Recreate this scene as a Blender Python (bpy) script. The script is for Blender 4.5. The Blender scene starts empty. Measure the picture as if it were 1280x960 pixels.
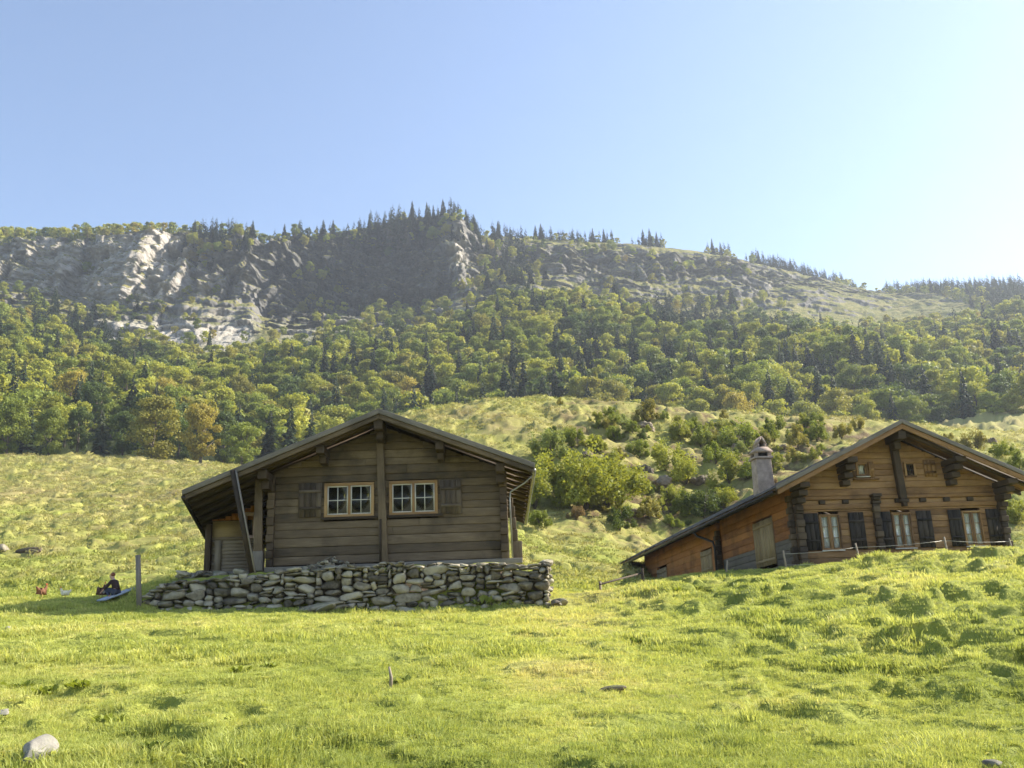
import bpy, bmesh, math, random
import numpy as np
from mathutils import Vector, Matrix
random.seed(7); RNG = np.random.default_rng(7)
SC = bpy.context.scene; COL = SC.collection
R = math.radians
# ------------------------------------------------------------------ camera
F = 1200.0; PITCH = 0.272; ROLL = 0.037
fw = np.array([0, math.cos(PITCH), math.sin(PITCH)]); r0 = np.array([1.0, 0, 0]); u0 = np.cross(r0, fw)
CR = math.cos(ROLL)*r0 - math.sin(ROLL)*u0; CU = math.sin(ROLL)*r0 + math.cos(ROLL)*u0
cd = bpy.data.cameras.new('camera'); cam = bpy.data.objects.new('camera', cd); COL.objects.link(cam)
cd.sensor_width = 36; cd.lens = F/1280*36; cd.clip_start = .1; cd.clip_end = 9000
M = Matrix(((CR[0], CU[0], -fw[0], 0), (CR[1], CU[1], -fw[1], 0), (CR[2], CU[2], -fw[2], 0), (0, 0, 0, 1)))
cam.matrix_world = M; SC.camera = cam

def ray(px, py):
    px = np.asarray(px, float); py = np.asarray(py, float)
    return ((px-640)/F)[..., None]*CR - ((py-480)/F)[..., None]*CU + fw
def at(px, py, Y):
    d = ray(px, py); return Vector(d*(Y/d[1]))
def pix(P):
    P = np.asarray(P, float); d = P@fw
    return 640+F*(P@CR)/d, 480-F*(P@CU)/d

# ------------------------------------------------------------------ noise
def _h(ix, iy, iz):
    n = (ix*374761393 + iy*668265263 + iz*2147483647*3 + iz*1274126177) & 0xffffffff
    n = ((n ^ (n >> 13))*1274126177) & 0xffffffff
    n = (n ^ (n >> 16)) & 0xffffffff
    return n/4294967295.0
def vn(x, y, z=0.0):
    x, y, z = np.broadcast_arrays(np.asarray(x, float), np.asarray(y, float), np.asarray(z, float))
    ix, iy, iz = [np.floor(a).astype(np.int64) for a in (x, y, z)]
    fx, fy, fz = x-ix, y-iy, z-iz
    sx, sy, sz = [f*f*(3-2*f) for f in (fx, fy, fz)]
    def g(a, b, c): return _h(ix+a, iy+b, iz+c)
    c00 = g(0,0,0)*(1-sx)+g(1,0,0)*sx; c10 = g(0,1,0)*(1-sx)+g(1,1,0)*sx
    c01 = g(0,0,1)*(1-sx)+g(1,0,1)*sx; c11 = g(0,1,1)*(1-sx)+g(1,1,1)*sx
    return ((c00*(1-sy)+c10*sy)*(1-sz)+(c01*(1-sy)+c11*sy)*sz)*2-1
def fbm(x, y, z=0.0, o=4, gain=.5):
    s = 0; a = 1.0; t = 0
    for i in range(o):
        s = s+a*vn(x*2**i+13.7*i, y*2**i-7.1*i, z*2**i+3.3*i); t += a; a *= gain
    return s/t
def sst(a, b, x): t = np.clip((x-a)/(b-a), 0, 1); return t*t*(3-2*t)

# ------------------------------------------------------------------ object helpers
def tag(o, label=None, cat=None, group=None, kind=None):
    if label: o['label'] = label
    if cat: o['category'] = cat
    if group: o['group'] = group
    if kind: o['kind'] = kind
    return o
def empty(name, loc=(0,0,0), rz=0, label=None, cat=None, group=None):
    o = bpy.data.objects.new(name, None); COL.objects.link(o); o.location = loc; o.rotation_euler = (0,0,rz)
    o.empty_display_size = .2
    return tag(o, label, cat, group)
def link(name, me, parent=None, mats=()):
    for m in mats: me.materials.append(m)
    o = bpy.data.objects.new(name, me); COL.objects.link(o)
    if parent is not None: o.parent = parent
    return o
def mesh_np(name, V, faces_flat, sizes, attrs=None, smooth=False):
    me = bpy.data.meshes.new(name); V = np.asarray(V, np.float32)
    me.vertices.add(len(V)); me.vertices.foreach_set('co', V.ravel())
    faces_flat = np.asarray(faces_flat, np.int32).ravel(); sizes = np.asarray(sizes, np.int32)
    if len(sizes) == 0: return me
    me.loops.add(len(faces_flat)); me.loops.foreach_set('vertex_index', faces_flat)
    me.polygons.add(len(sizes)); st = np.concatenate([[0], np.cumsum(sizes)[:-1]]).astype(np.int32)
    me.polygons.foreach_set('loop_start', st); me.polygons.foreach_set('loop_total', sizes)
    if smooth: me.polygons.foreach_set('use_smooth', np.ones(len(sizes), bool))
    me.update(calc_edges=True)
    for k, a in (attrs or {}).items():
        a = np.asarray(a, np.float32)
        if a.ndim == 1:
            at_ = me.attributes.new(k, 'FLOAT', 'POINT'); at_.data.foreach_set('value', a)
        else:
            at_ = me.attributes.new(k, 'FLOAT_COLOR', 'POINT')
            c = np.ones((len(a), 4), np.float32); c[:, :3] = a; at_.data.foreach_set('color', c.ravel())
    return me

class MB:
    """collects pieces; every piece has a tint and a grain map (u along, v across)"""
    def __init__(s): s.v = []; s.f = []; s.uv = []; s.t = []; s.mi = []
    def box(s, lo, hi, ax=None, tint=None, jit=0.0, taper=None, mi=0, mat=None, bev=0.0):
        lo = [min(a, b) for a, b in zip(lo, hi)] if True else lo; lo2 = lo
        return s._box(lo2, hi, ax, tint, jit, mi, mat)
    def _box(s, lo, hi, ax, tint, jit, mi, mat):
        c = [(0,0,0),(1,0,0),(1,1,0),(0,1,0),(0,0,1),(1,0,1),(1,1,1),(0,1,1)]
        P = [Vector([lo[k]+(hi[k]-lo[k])*q[k]+random.uniform(-jit, jit) for k in range(3)]) for q in c]
        if ax is None:
            d = [abs(hi[k]-lo[k]) for k in range(3)]; ax = d.index(max(d))
        s.hexa(P, ax, tint, mi, mat)
    def hexa(s, P, ax=0, tint=None, mi=0, mat=None):
        P = [Vector(p) for p in P]
        b = len(s.v); s.v += [tuple(p) for p in P]
        t = random.random() if tint is None else tint; s.t += [t]*8
        off = random.uniform(0, 50)
        L = [(P[1]-P[0]).length, (P[3]-P[0]).length, (P[4]-P[0]).length]
        loc = [(0,0,0),(1,0,0),(1,1,0),(0,1,0),(0,0,1),(1,0,1),(1,1,1),(0,1,1)]
        for f, n in (((0,3,2,1),2),((4,5,6,7),2),((0,1,5,4),1),((2,3,7,6),1),((1,2,6,5),0),((3,0,4,7),0)):
            s.f.append([b+i for i in f]); s.mi.append(mi)
            for i in f:
                q = loc[i]; m = [q[k]*L[k] for k in range(3)]
                o_ = [k for k in range(3) if k != ax and k != n]
                if n == ax: a_, b_ = [k for k in range(3) if k != ax]; s.uv.append((m[a_]*.3+off, m[b_]+off))
                else: s.uv.append((m[ax]+off, m[o_[0]]+off*1.7))
    def beam(s, a, b, w, h, tint=None, mi=0, up=(0,0,1)):
        a = Vector(a); b = Vector(b); d = (b-a).normalized(); up = Vector(up)
        if abs(d.dot(up)) > .95: up = Vector((0,1,0))
        sd = d.cross(up).normalized(); u = sd.cross(d).normalized()
        sd *= w/2; u *= h/2
        s.hexa([a-sd-u, b-sd-u, b+sd-u, a+sd-u, a-sd+u, b-sd+u, b+sd+u, a+sd+u], 0, tint, mi)
    def tube(s, pts, rad, n=8, tint=.5, mi=0):
        pts = [Vector(p) for p in pts]; rad = rad if isinstance(rad, (list, tuple)) else [rad]*len(pts)
        rings = []; t0 = None
        for i, p in enumerate(pts):
            d = (pts[min(i+1, len(pts)-1)]-pts[max(i-1, 0)]).normalized()
            a = Vector((0,0,1)) if abs(d.z) < .9 else Vector((1,0,0))
            x = d.cross(a).normalized(); y = d.cross(x).normalized()
            if t0 is not None and x.dot(t0) < 0: x = -x; y = -y
            t0 = x; b = len(s.v)
            s.v += [tuple(p+(x*math.cos(k*2*math.pi/n)+y*math.sin(k*2*math.pi/n))*rad[i]) for k in range(n)]
            s.t += [tint]*n; rings.append(b)
        for i in range(len(rings)-1):
            for k in range(n):
                k2 = (k+1) % n; s.f.append([rings[i]+k, rings[i]+k2, rings[i+1]+k2, rings[i+1]+k]); s.mi.append(mi)
                s.uv += [(i, k/n), (i, (k+1)/n), (i+1, (k+1)/n), (i+1, k/n)]
        for rg in (rings[0], rings[-1]):
            s.f.append([rg+k for k in range(n)]); s.mi.append(mi); s.uv += [(0, 0)]*n
    def poly(s, P, faces, tint=.5, mi=0, uvs=1.0):
        b = len(s.v); s.v += [tuple(p) for p in P]; s.t += [tint]*len(P)
        for f in faces:
            s.f.append([b+i for i in f]); s.mi.append(mi)
            for i in f: s.uv.append((P[i][0]*uvs, (P[i][1]+P[i][2])*uvs))
    def build(s, name, mats, parent=None, smooth=False, bevel=0.0):
        if not isinstance(mats, (list, tuple)): mats = [mats]
        me = mesh_np(name, s.v, [i for f in s.f for i in f], [len(f) for f in s.f], {'tint': s.t}, smooth)
        uv = me.uv_layers.new(name='grain'); uv.data.foreach_set('uv', np.asarray(s.uv, np.float32).ravel())
        me.polygons.foreach_set('material_index', np.asarray(s.mi, np.int32))
        bm = bmesh.new(); bm.from_mesh(me); bmesh.ops.recalc_face_normals(bm, faces=bm.faces)
        bm.to_mesh(me); bm.free()
        o = link(name, me, parent, mats)
        if bevel:
            m = o.modifiers.new('b', 'BEVEL'); m.width = bevel; m.segments = 2; m.limit_method = 'ANGLE'
        return o

# ------------------------------------------------------------------ materials
def nmat(name):
    m = bpy.data.materials.new(name); m.use_nodes = True; nt = m.node_tree; nt.nodes.clear()
    out = nt.nodes.new('ShaderNodeOutputMaterial'); return m, nt, out
class N:
    def __init__(s, nt): s.nt = nt
    def __call__(s, t, ins=None, **kw):
        n = s.nt.nodes.new('ShaderNode'+t)
        for k, v in kw.items(): setattr(n, k, v)
        for k, v in (ins or {}).items():
            if isinstance(v, bpy.types.NodeSocket): s.nt.links.new(v, n.inputs[k])
            else: n.inputs[k].default_value = v
        return n
    def l(s, a, b): s.nt.links.new(a, b)
    def ramp(s, fac, stops):
        r = s('ValToRGB'); s.l(fac, r.inputs[0]); e = r.color_ramp.elements
        while len(e) > len(stops): e.remove(e[-1])
        while len(e) < len(stops): e.new(.5)
        for i, (p, c) in enumerate(stops): e[i].position = p; e[i].color = (*c, 1) if len(c) == 3 else c
        return r.outputs[0]
    def mix(s, f, a, b, bt='MIX'):
        m = s('Mix', data_type='RGBA', blend_type=bt)
        for sock, v in ((m.inputs[0], f), (m.inputs[6], a), (m.inputs[7], b)):
            if isinstance(v, bpy.types.NodeSocket): s.l(v, sock)
            else: sock.default_value = v if not isinstance(v, tuple) or len(v) == 4 else (*v, 1)
        return m.outputs[2]
    def math(s, op, a, b=0.0, clamp=False):
        m = s('Math', operation=op, use_clamp=clamp)
        for i, v in enumerate((a, b)):
            if isinstance(v, bpy.types.NodeSocket): s.l(v, m.inputs[i])
            else: m.inputs[i].default_value = v
        return m.outputs[0]
def noise(n, vec, scale, detail=4, rough=.55):
    t = n('Texture'+'Noise' if False else 'TexNoise'); t.inputs['Scale'].default_value = scale
    t.inputs['Detail'].default_value = detail; t.inputs['Roughness'].default_value = rough
    if vec is not None: n.l(vec, t.inputs['Vector'])
    return t.outputs['Fac']

def wood(name, dark, mid, light, stain=.5, rough=.8):
    m, nt, out = nmat(name); n = N(nt)
    uv = n('UVMap', uv_map='grain').outputs[0]
    mp = n('Mapping', {'Vector': uv, 'Scale': (1.2, 22, 1)}).outputs[0]
    mp2 = n('Mapping', {'Vector': uv, 'Scale': (.9, 2.6, 1)}).outputs[0]
    g = noise(n, mp, 2.2, 5, .65); b = noise(n, mp2, 1.3, 4, .6)
    t = n('Attribute', attribute_name='tint').outputs['Fac']
    f = n.math('ADD', n.math('MULTIPLY', g, .45), n.math('MULTIPLY', b, .35))
    f = n.math('ADD', f, n.math('MULTIPLY', n.math('SUBTRACT', t, .5), .34))
    c = n.ramp(f, [(.2, dark), (.42, mid), (.66, light)])
    geo = n('NewGeometry')
    st = noise(n, geo.outputs['Position'], 1.1, 5, .6)
    sm = n.math('MULTIPLY', n.ramp(st, [(.5, (0,0,0)), (.68, (1,1,1))]), stain)
    c = n.mix(sm, c, tuple(x*.45 for x in dark))
    bs = n('BsdfPrincipled', {'Base Color': c, 'Roughness': rough})
    bu = n('Bump', {'Height': g, 'Strength': .35, 'Distance': .01}); n.l(bu.outputs[0], bs.inputs['Normal'])
    n.l(bs.outputs[0], out.inputs[0]); return m

def plain(name, col, rough=.7, metal=0, var=.25, scale=8, bump=.1):
    m, nt, out = nmat(name); n = N(nt)
    co = n('TexCoord').outputs['Object']
    f = noise(n, co, scale, 5, .6)
    c = n.ramp(f, [(.3, tuple(x*(1-var) for x in col)), (.7, tuple(min(1, x*(1+var)) for x in col))])
    bs = n('BsdfPrincipled', {'Base Color': c, 'Roughness': rough, 'Metallic': metal})
    bu = n('Bump', {'Height': f, 'Strength': bump, 'Distance': .02}); n.l(bu.outputs[0], bs.inputs['Normal'])
    n.l(bs.outputs[0], out.inputs[0]); return m

def glass(name):
    m, nt, out = nmat(name); n = N(nt)
    fr = n('Fresnel', {'IOR': 1.5}).outputs[0]
    g = n('BsdfGlossy', {'Roughness': .03, 'Color': (1,1,1,1)})
    t = n('BsdfTransparent', {'Color': (.93,.93,.91,1)})
    mx = n('MixShader', {0: n.math('ADD', n.math('MULTIPLY', fr, .35), .0)})
    n.l(t.outputs[0], mx.inputs[1]); n.l(g.outputs[0], mx.inputs[2]); n.l(mx.outputs[0], out.inputs[0]); return m

def leafmat(name, src='object', trans=.4, hue=.1, grey=0):
    """foliage: colour from object colour or from a mesh attribute, varied per leaf"""
    m, nt, out = nmat(name); n = N(nt)
    if src == 'object':
        c = n('ObjectInfo').outputs['Color']
    elif src == 'inst':
        c = n('Attribute', attribute_name='tcol', attribute_type='INSTANCER').outputs['Color']
    else:
        c = n('Attribute', attribute_name='tcol').outputs['Color']
    t = n('Attribute', attribute_name='tint').outputs['Fac']
    v = n.ramp(t, [(0, (.62,.66,.6)), (.5, (1,1,1)), (1, (1.0,1.0,.9))])
    c1 = n.mix(1.0, c, v, 'MULTIPLY')
    br = n('HueSaturation', {'Color': c1, 'Value': 1.0}).outputs[0]
    d = n('BsdfPrincipled', {'Base Color': br, 'Roughness': .6, 'Specular IOR Level': .25})
    tc = n.mix(1.0, br, (1.12, 1.06, .7, 1), 'MULTIPLY')
    tr = n('BsdfTranslucent', {'Color': tc})
    mx = n('MixShader', {0: trans}); n.l(d.outputs[0], mx.inputs[1]); n.l(tr.outputs[0], mx.inputs[2])
    n.l(mx.outputs[0], out.inputs[0]); return m

MT = dict(
    woodA=wood('weathered_wood', (.042,.028,.015), (.135,.092,.05), (.26,.19,.115), .65),
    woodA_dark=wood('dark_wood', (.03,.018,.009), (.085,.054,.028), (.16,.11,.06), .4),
    woodA_light=wood('pale_wood', (.16,.12,.08), (.27,.21,.14), (.36,.30,.22), .3),
    honey=wood('honey_wood', (.20,.11,.045), (.34,.20,.085), (.45,.29,.14), .15),
    woodB=wood('brown_wood', (.08,.038,.014), (.28,.148,.056), (.48,.29,.13), .4),
    orange=wood('orange_wood', (.13,.045,.012), (.40,.155,.04), (.56,.26,.08), .5),
    pale=wood('straw_wood', (.22,.15,.07), (.40,.29,.15), (.5,.38,.22), .2),
    grey=wood('grey_wood', (.10,.085,.065), (.20,.17,.135), (.31,.27,.22), .35),
    shingle=wood('roof_shingle', (.05,.045,.042), (.12,.108,.1), (.21,.19,.18), .3),
    white=plain('white_paint', (.6,.56,.48), .6, 0, .1),
    pink=plain('pink_paint', (.5,.36,.33), .6, 0, .1),
    glass=glass('window_glass'),
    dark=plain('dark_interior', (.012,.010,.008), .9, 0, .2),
    curtain=plain('curtain_cloth', (.8,.79,.72), .9, 0, .25, 5),
    cement=plain('cement', (.36,.275,.21), .9, 0, .3, 5, .4),
    clay=plain('fired_clay', (.36,.27,.21), .85, 0, .25, 9),
    metal=plain('zinc_metal', (.30,.29,.28), .45, .7, .2, 4),
    dmetal=plain('dark_metal', (.035,.03,.028), .5, .5, .2, 4),
    wire=plain('wire', (.45,.42,.36), .4, .3, .1),
    board=plain('blue_grey_board', (.36,.40,.50), .6, 0, .15, 5),
)
def stone_mat(name, cols, moss=.5):
    m, nt, out = nmat(name); n = N(nt)
    co = n('TexCoord').outputs['Object']; t = n('Attribute', attribute_name='tint').outputs['Fac']
    a = noise(n, co, 9, 6, .65); b = noise(n, co, 2.5, 5, .6)
    f = n.math('ADD', n.math('MULTIPLY', a, .55), n.math('MULTIPLY', t, .45))
    c = n.ramp(f, [(.22, cols[0]), (.45, cols[1]), (.7, cols[2])])
    w = n.ramp(b, [(.52, (0,0,0)), (.62, (1,1,1))])
    c = n.mix(n.math('MULTIPLY', w, .5), c, cols[2])
    nz = n('SeparateXYZ', {0: n('NewGeometry').outputs['Normal']}).outputs[2]
    mo = n.math('MULTIPLY', n.ramp(nz, [(.35, (0,0,0)), (.9, (1,1,1))]), n.ramp(noise(n, co, 5, 4), [(.45, (0,0,0)), (.6, (1,1,1))]))
    c = n.mix(n.math('MULTIPLY', mo, moss), c, (.11, .12, .03, 1))
    bs = n('BsdfPrincipled', {'Base Color': c, 'Roughness': .9})
    bu = n('Bump', {'Height': a, 'Strength': .6, 'Distance': .03}); n.l(bu.outputs[0], bs.inputs['Normal'])
    n.l(bs.outputs[0], out.inputs[0]); return m
MT['stone'] = stone_mat('dry_stone', ((.045,.036,.026), (.18,.15,.105), (.42,.37,.275)), .55)
MT['rock'] = stone_mat('outcrop_rock', ((.03,.022,.015), (.11,.08,.052), (.26,.20,.14)), .8)
MT['pale_rock'] = stone_mat('pale_rock', ((.09,.078,.062), (.19,.17,.14), (.34,.315,.27)), .5)

# ------------------------------------------------------------------ ground surface
KX = np.array([-500, 0, 130, 185, 250, 400, 530, 640, 690, 760, 850, 1000, 1100, 1280, 1750], float)
def row(*v): return list(v)
GL = [ # (depth, value per knot) : value > 100 picture row it projects to, else height
 (2.0, [-1.45]*15),
 (7.5, [962]*15),
 (12.0, [852,850,850,850,850,850,850,852,852,852,856,866,866,858,850]),
 (17.0, [797,794,792,792,792,792,792,792,792,792,786,776,768,757,742]),
 (20.0, [777,774,773,773,773,773,773,773,772,771,758,744,736,726,712]),
 (22.92, [760,758,758,759,759,760,760,758,757,757,744,728,717,704,690]),
 (23.14, [757,755,755,1.70,1.95,2.02,2.02,2.0,754,754,741,726,714,702,688]),
 (25.5, [752,750,751,1.95,2.05,2.1,2.1,2.05,749,749,735,720,708,697,683]),
 (28.0, [748,748,749,2.0,2.1,2.1,2.1,2.1,746,747,1.88,1.95,2.0,2.1,2.2]),
 (34.0, [738,742,744,2.1,2.15,2.15,2.15,2.1,736,742,2.05,2.0,2.0,2.2,2.6]),
 (42.0, [722,726,727,727,3.6,3.6,3.4,3.2,721,727,737,2.3,2.3,2.8,3.6]),
 (52.0, [700,702,702,702,5.8,5.8,5.6,5.4,700,704,727,2.9,3.2,4.4,6.5]),
 (65.0, [678,678,677,674,670,660,650,655,655,662,690,7.5,8,8.5,10]),
 (80.0, [658,655,650,646,640,615,580,585,592,602,622,14,14.5,14.5,17]),
 (95.0, [642,636,630,626,620,590,535,520,523,540,556,565,573,585,590]),
 (112.0,[625,616,610,606,600,570,519,504,504,512,517,524,529,550,565]),
 (140.0,[603,598,594,592,589,26.5,26,26,26,26,27,27,28,546,550]),
 (200.0,[574,572,575,578,581,37,34,33,33,33,33,34,36,541,540]),
 (290.0,[66,66,66,64,62,60,58,56,56,56,58,60,62,72,76]),
]
AZ = np.linspace(-1.15, 1.15, 921)
def layer_tab(Y, vals, knots):
    xs = np.linspace(-1500, 3000, 1801)
    yv = np.array([v if v > 100 else np.nan for v in vals]); zv = np.full(len(vals), np.nan)
    for i, v in enumerate(vals):
        if v > 100:
            d = ray(knots[i], v); zv[i] = d[2]/d[1]*Y
        else: zv[i] = v
    # azimuth of each knot
    az = []
    for i, v in enumerate(vals):
        yy = v if v > 100 else 700.0
        d = ray(knots[i], yy); az.append(math.atan2(d[0], d[1]))
    return np.interp(AZ, az, zv)
GY = np.array([g[0] for g in GL]); GZ = np.array([layer_tab(g[0], g[1], KX) for g in GL])  # layers x az
# smooth across azimuth a bit (except the wall step rows)
def smooth_az(a, k):
    ker = np.hanning(k+2)[1:-1]; ker /= ker.sum(); p = np.pad(a, ((0,0),(k//2, k//2)), 'edge')
    return np.array([np.convolve(r_, ker, 'valid') for r_ in p])
GZ = smooth_az(GZ, 31)
def pchip(x, y, xq):
    h = np.diff(x); dl = np.diff(y, axis=0)/h[:, None]
    d = np.zeros_like(y); d[0] = dl[0]; d[-1] = dl[-1]
    w1 = 2*h[1:]+h[:-1]; w2 = h[1:]+2*h[:-1]
    ok = dl[:-1]*dl[1:] > 0
    with np.errstate(all='ignore'):
        hm = (w1+w2)[:, None]/(w1[:, None]/dl[:-1]+w2[:, None]/dl[1:])
    d[1:-1] = np.where(ok, hm, 0)
    k = np.clip(np.searchsorted(x, xq)-1, 0, len(x)-2); t = ((xq-x[k])/h[k])[:, None]; hk = h[k][:, None]
    return ((1+2*t)*(1-t)**2*y[k]+t*(1-t)**2*hk*d[k]+t*t*(3-2*t)*y[k+1]+t*t*(t-1)*hk*d[k+1])
LY = np.linspace(math.log(2.0), math.log(290), 1400)
GT = pchip(np.log(GY), GZ, LY)
def ground_base(X, Y):
    az = np.arctan2(X, np.maximum(Y, .5)); ly = np.log(np.clip(Y, 2.0, 290))
    i = np.clip((ly-LY[0])/(LY[1]-LY[0]), 0, len(LY)-1.001); j = np.clip((az-AZ[0])/(AZ[1]-AZ[0]), 0, len(AZ)-1.001)
    i0 = i.astype(int); j0 = j.astype(int); fi = i-i0; fj = j-j0
    return (GT[i0, j0]*(1-fi)*(1-fj)+GT[i0+1, j0]*fi*(1-fj)+GT[i0, j0+1]*(1-fi)*fj+GT[i0+1, j0+1]*fi*fj)
HA = dict(o=(-3.334, 24.0, 2.25), yaw=.017); HB = dict(o=(11.488, 29.0, 2.065), yaw=.09)
def local(H, X, Y):
    c, s = math.cos(H['yaw']), math.sin(H['yaw']); dx = X-H['o'][0]; dy = Y-H['o'][1]
    return c*dx+s*dy, -s*dx+c*dy
def world(H, x, y, z=0):
    c, s = math.cos(H['yaw']), math.sin(H['yaw']); o = H['o']
    return Vector((o[0]+c*x-s*y, o[1]+s*x+c*y, o[2]+z))
def inside(H, X, Y, x0, x1, y0, y1, m=.3):
    lx, ly = local(H, X, Y)
    return sst(x0-m, x0, lx)*(1-sst(x1, x1+m, lx))*sst(y0-m, y0, ly)*(1-sst(y1, y1+m, ly))
def mound(X, Y):     # 1 on the tussocky bank to the right
    px = 640+F*X/np.maximum(Y, 1)*.97
    return sst(690+(22-Y)*14, 800+(22-Y)*14, px)*(1-sst(26, 29, Y))*sst(8.5, 12, Y)
def ground_z(X, Y, fine=True):
    X = np.asarray(X, float); Y = np.asarray(Y, float)
    z = ground_base(X, Y)
    if fine:
        mid = sst(30, 42, Y)
        near = 1-sst(24, 32, Y)
        md = mound(X, Y)
        # soft undulation everywhere
        z = z+fbm(X/3.1, Y/2.6, 1, 3)*.07*near+fbm(X/.9, Y/.8, 2, 3)*.035*near*(1-md)
        # round tussocks of the bank: billowed noise, steep little sides
        t = np.abs(fbm(X/.75+fbm(X/1.2, Y/1.2, 5, 2)*.6, Y/.62, 3, 2)); c = fbm(X/.45, Y/.4, 9, 2)
        lump = sst(-.10, .22, fbm(X/.42, Y/.46, 12, 2)+.2*fbm(X/2.3, Y/1.6, 13, 2)); patch = .5+.5*sst(-.3, .1, fbm(X/3.5, Y/2.2, 16, 2))
        z = z+md*patch*(.24*lump+.34*(.30-t)+.07*c)+md*.10*fbm(X/1.9, Y/1.2, 11, 2)
        lf = sst(0, 1, fbm(X/2.2, Y/1.5, 14, 2)*1.4+.1)*near*(1-md)
        l2 = sst(-.05, .3, fbm(X/.42, Y/.4, 17, 2)+.3*fbm(X/1.8, Y/1.4, 18, 2)); z = z+near*(1-md)*(.05+.06*sst(-.1, .4, fbm(X/2.8, Y/2, 19, 2)))*l2
        z = z+lf*.16*(.3-np.abs(fbm(X/.6, Y/.5, 15, 2)))
        # cattle-trodden terracettes on the far slopes
        w = fbm(X/5, Y/5, 20, 2)
        tr = np.abs(fbm(X/2.6+w, Y/1.15, 21, 3)); tr2 = fbm(X/1.0, Y/.7, 23, 3)
        z = z+mid*(.62*(.3-tr)+.26*tr2)*(.7+.5*sst(60, 100, Y))+mid*(.16+.0022*Y)*sst(-.08, .22, fbm(X/(.75+.006*Y), Y/(.5+.004*Y), 28, 2)+.3*fbm(X/3.2, Y/1.8, 29, 2))+mid*fbm(X/11, Y/9, 25, 3)*.5*sst(45, 70, Y)
        z = z+sst(95, 130, Y)*(1.1*fbm(X/7, Y/4, 26, 4)-.5*np.abs(fbm(X/4, Y/2.2, 27, 3)))
        # pits and broken ground of the shrubby knoll face
        px = 640+F*X/np.maximum(Y, 1)
        kn = sst(640, 720, px)*(1-sst(1040, 1250, px))*sst(56, 68, Y)*(1-sst(100, 112, Y))
        z = z+kn*(1.1*fbm(X/4, Y/3.2, 31, 4)-.9*np.abs(fbm(X/3.0, Y/2.2, 33, 3)))
    # level places for the houses
    k = inside(HA, X, Y, -5.0, 3.8, -.85, 9.0); z = z*(1-k)+np.minimum(z, 2.1)*k
    k = inside(HB, X, Y, -3.0, 3.1, .1, 21.0, .2); z = z*(1-k)+np.minimum(z, 2.3)*k
    return z
def gz(x, y): return float(ground_z(np.array([x]), np.array([y]))[0])
def on_ground(px, py, Y): p = at(px, py, Y); return Vector((p.x, Y, gz(p.x, Y)))
def hit(px, py, y0=5, y1=180):
    """where the view ray of a picture point meets the ground"""
    d = ray(px, py); Y = np.exp(np.linspace(math.log(y0), math.log(y1), 1500)); X = d[0]/d[1]*Y; Z = d[2]/d[1]*Y
    g = ground_z(X, Y); k = np.argmax(g >= Z)
    if g[k] < Z[k]: k = len(Y)-1
    return Vector((X[k], Y[k], g[k]))

def grid_faces(ni, nj, off=0):
    i, j = np.meshgrid(np.arange(ni-1), np.arange(nj-1), indexing='ij'); a = (i*nj+j+off).ravel()
    return np.stack([a, a+1, a+nj+1, a+nj], 1)
def build_ground():
    az = np.concatenate([np.linspace(-1.1, -.58, 60), np.linspace(-.57, .57, 760), np.linspace(.58, 1.1, 60)])
    Y = np.concatenate([np.exp(np.arange(math.log(2.0), math.log(6.0), .012)), np.exp(np.arange(math.log(6.0), math.log(30), .0036)),
                        np.exp(np.arange(math.log(30), math.log(120), .0045)), np.exp(np.arange(math.log(120), math.log(290), .012))])
    A, YY = np.meshgrid(az, Y, indexing='xy'); X = np.tan(A)*YY
    Z = ground_z(X, YY)
    V = np.stack([X, YY, Z], -1).reshape(-1, 3); Fc = grid_faces(len(Y), len(az))
    # the slope behind the camera
    bx = np.linspace(-500, 500, 41); by = np.linspace(-400, 2.0, 40)
    BX, BY = np.meshgrid(bx, by, indexing='xy'); BZ = -1.66+.09*(BY-2)+fbm(BX/40, BY/40, 2, 3)*.8*sst(-3, -30, BY)
    BZ = np.minimum(BZ, -1.66+.09*(BY-2)+.02)
    V2 = np.stack([BX, BY, BZ], -1).reshape(-1, 3); F2 = grid_faces(40, 41, len(V))
    VV = np.concatenate([V, V2]); FF = np.concatenate([Fc, F2])
    me = mesh_np('ground', VV, FF, np.full(len(FF), 4), {'dry': dryness(VV[:, 0], VV[:, 1]), 'heath': heath(VV[:, 0], VV[:, 1])}, smooth=True)
    return link('ground', me, None, [MT['ground']])
def heath(X, Y):
    px = 640+F*X/np.maximum(Y, 1)
    kn = sst(660, 760, px)*(1-sst(1040, 1150, px))*sst(58, 68, Y)*(1-sst(104, 114, Y))
    return np.clip(kn*(.75+1.4*fbm(X/3.2, Y/2.6, 230, 3))+.25*sst(.2, .5, fbm(X/6, Y/4, 231, 3))*sst(40, 60, Y), 0, 1)
def dryness(X, Y):
    n1 = fbm(X/2.5, Y/2.5, 40, 4); n2 = fbm(X/9, Y/9, 41, 3)
    px = 640+F*X/np.maximum(Y, 1)
    path = np.exp(-((px-(700+(Y-12)*3))/90)**2)*(1-sst(24, 30, Y))*sst(7, 9, Y)
    return np.clip(.24+.26*sst(26, 60, Y)+.08*sst(70, 110, Y)+.26*n1+.18*n2+.26*path+.05*mound(X, Y), 0, 1)

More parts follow.
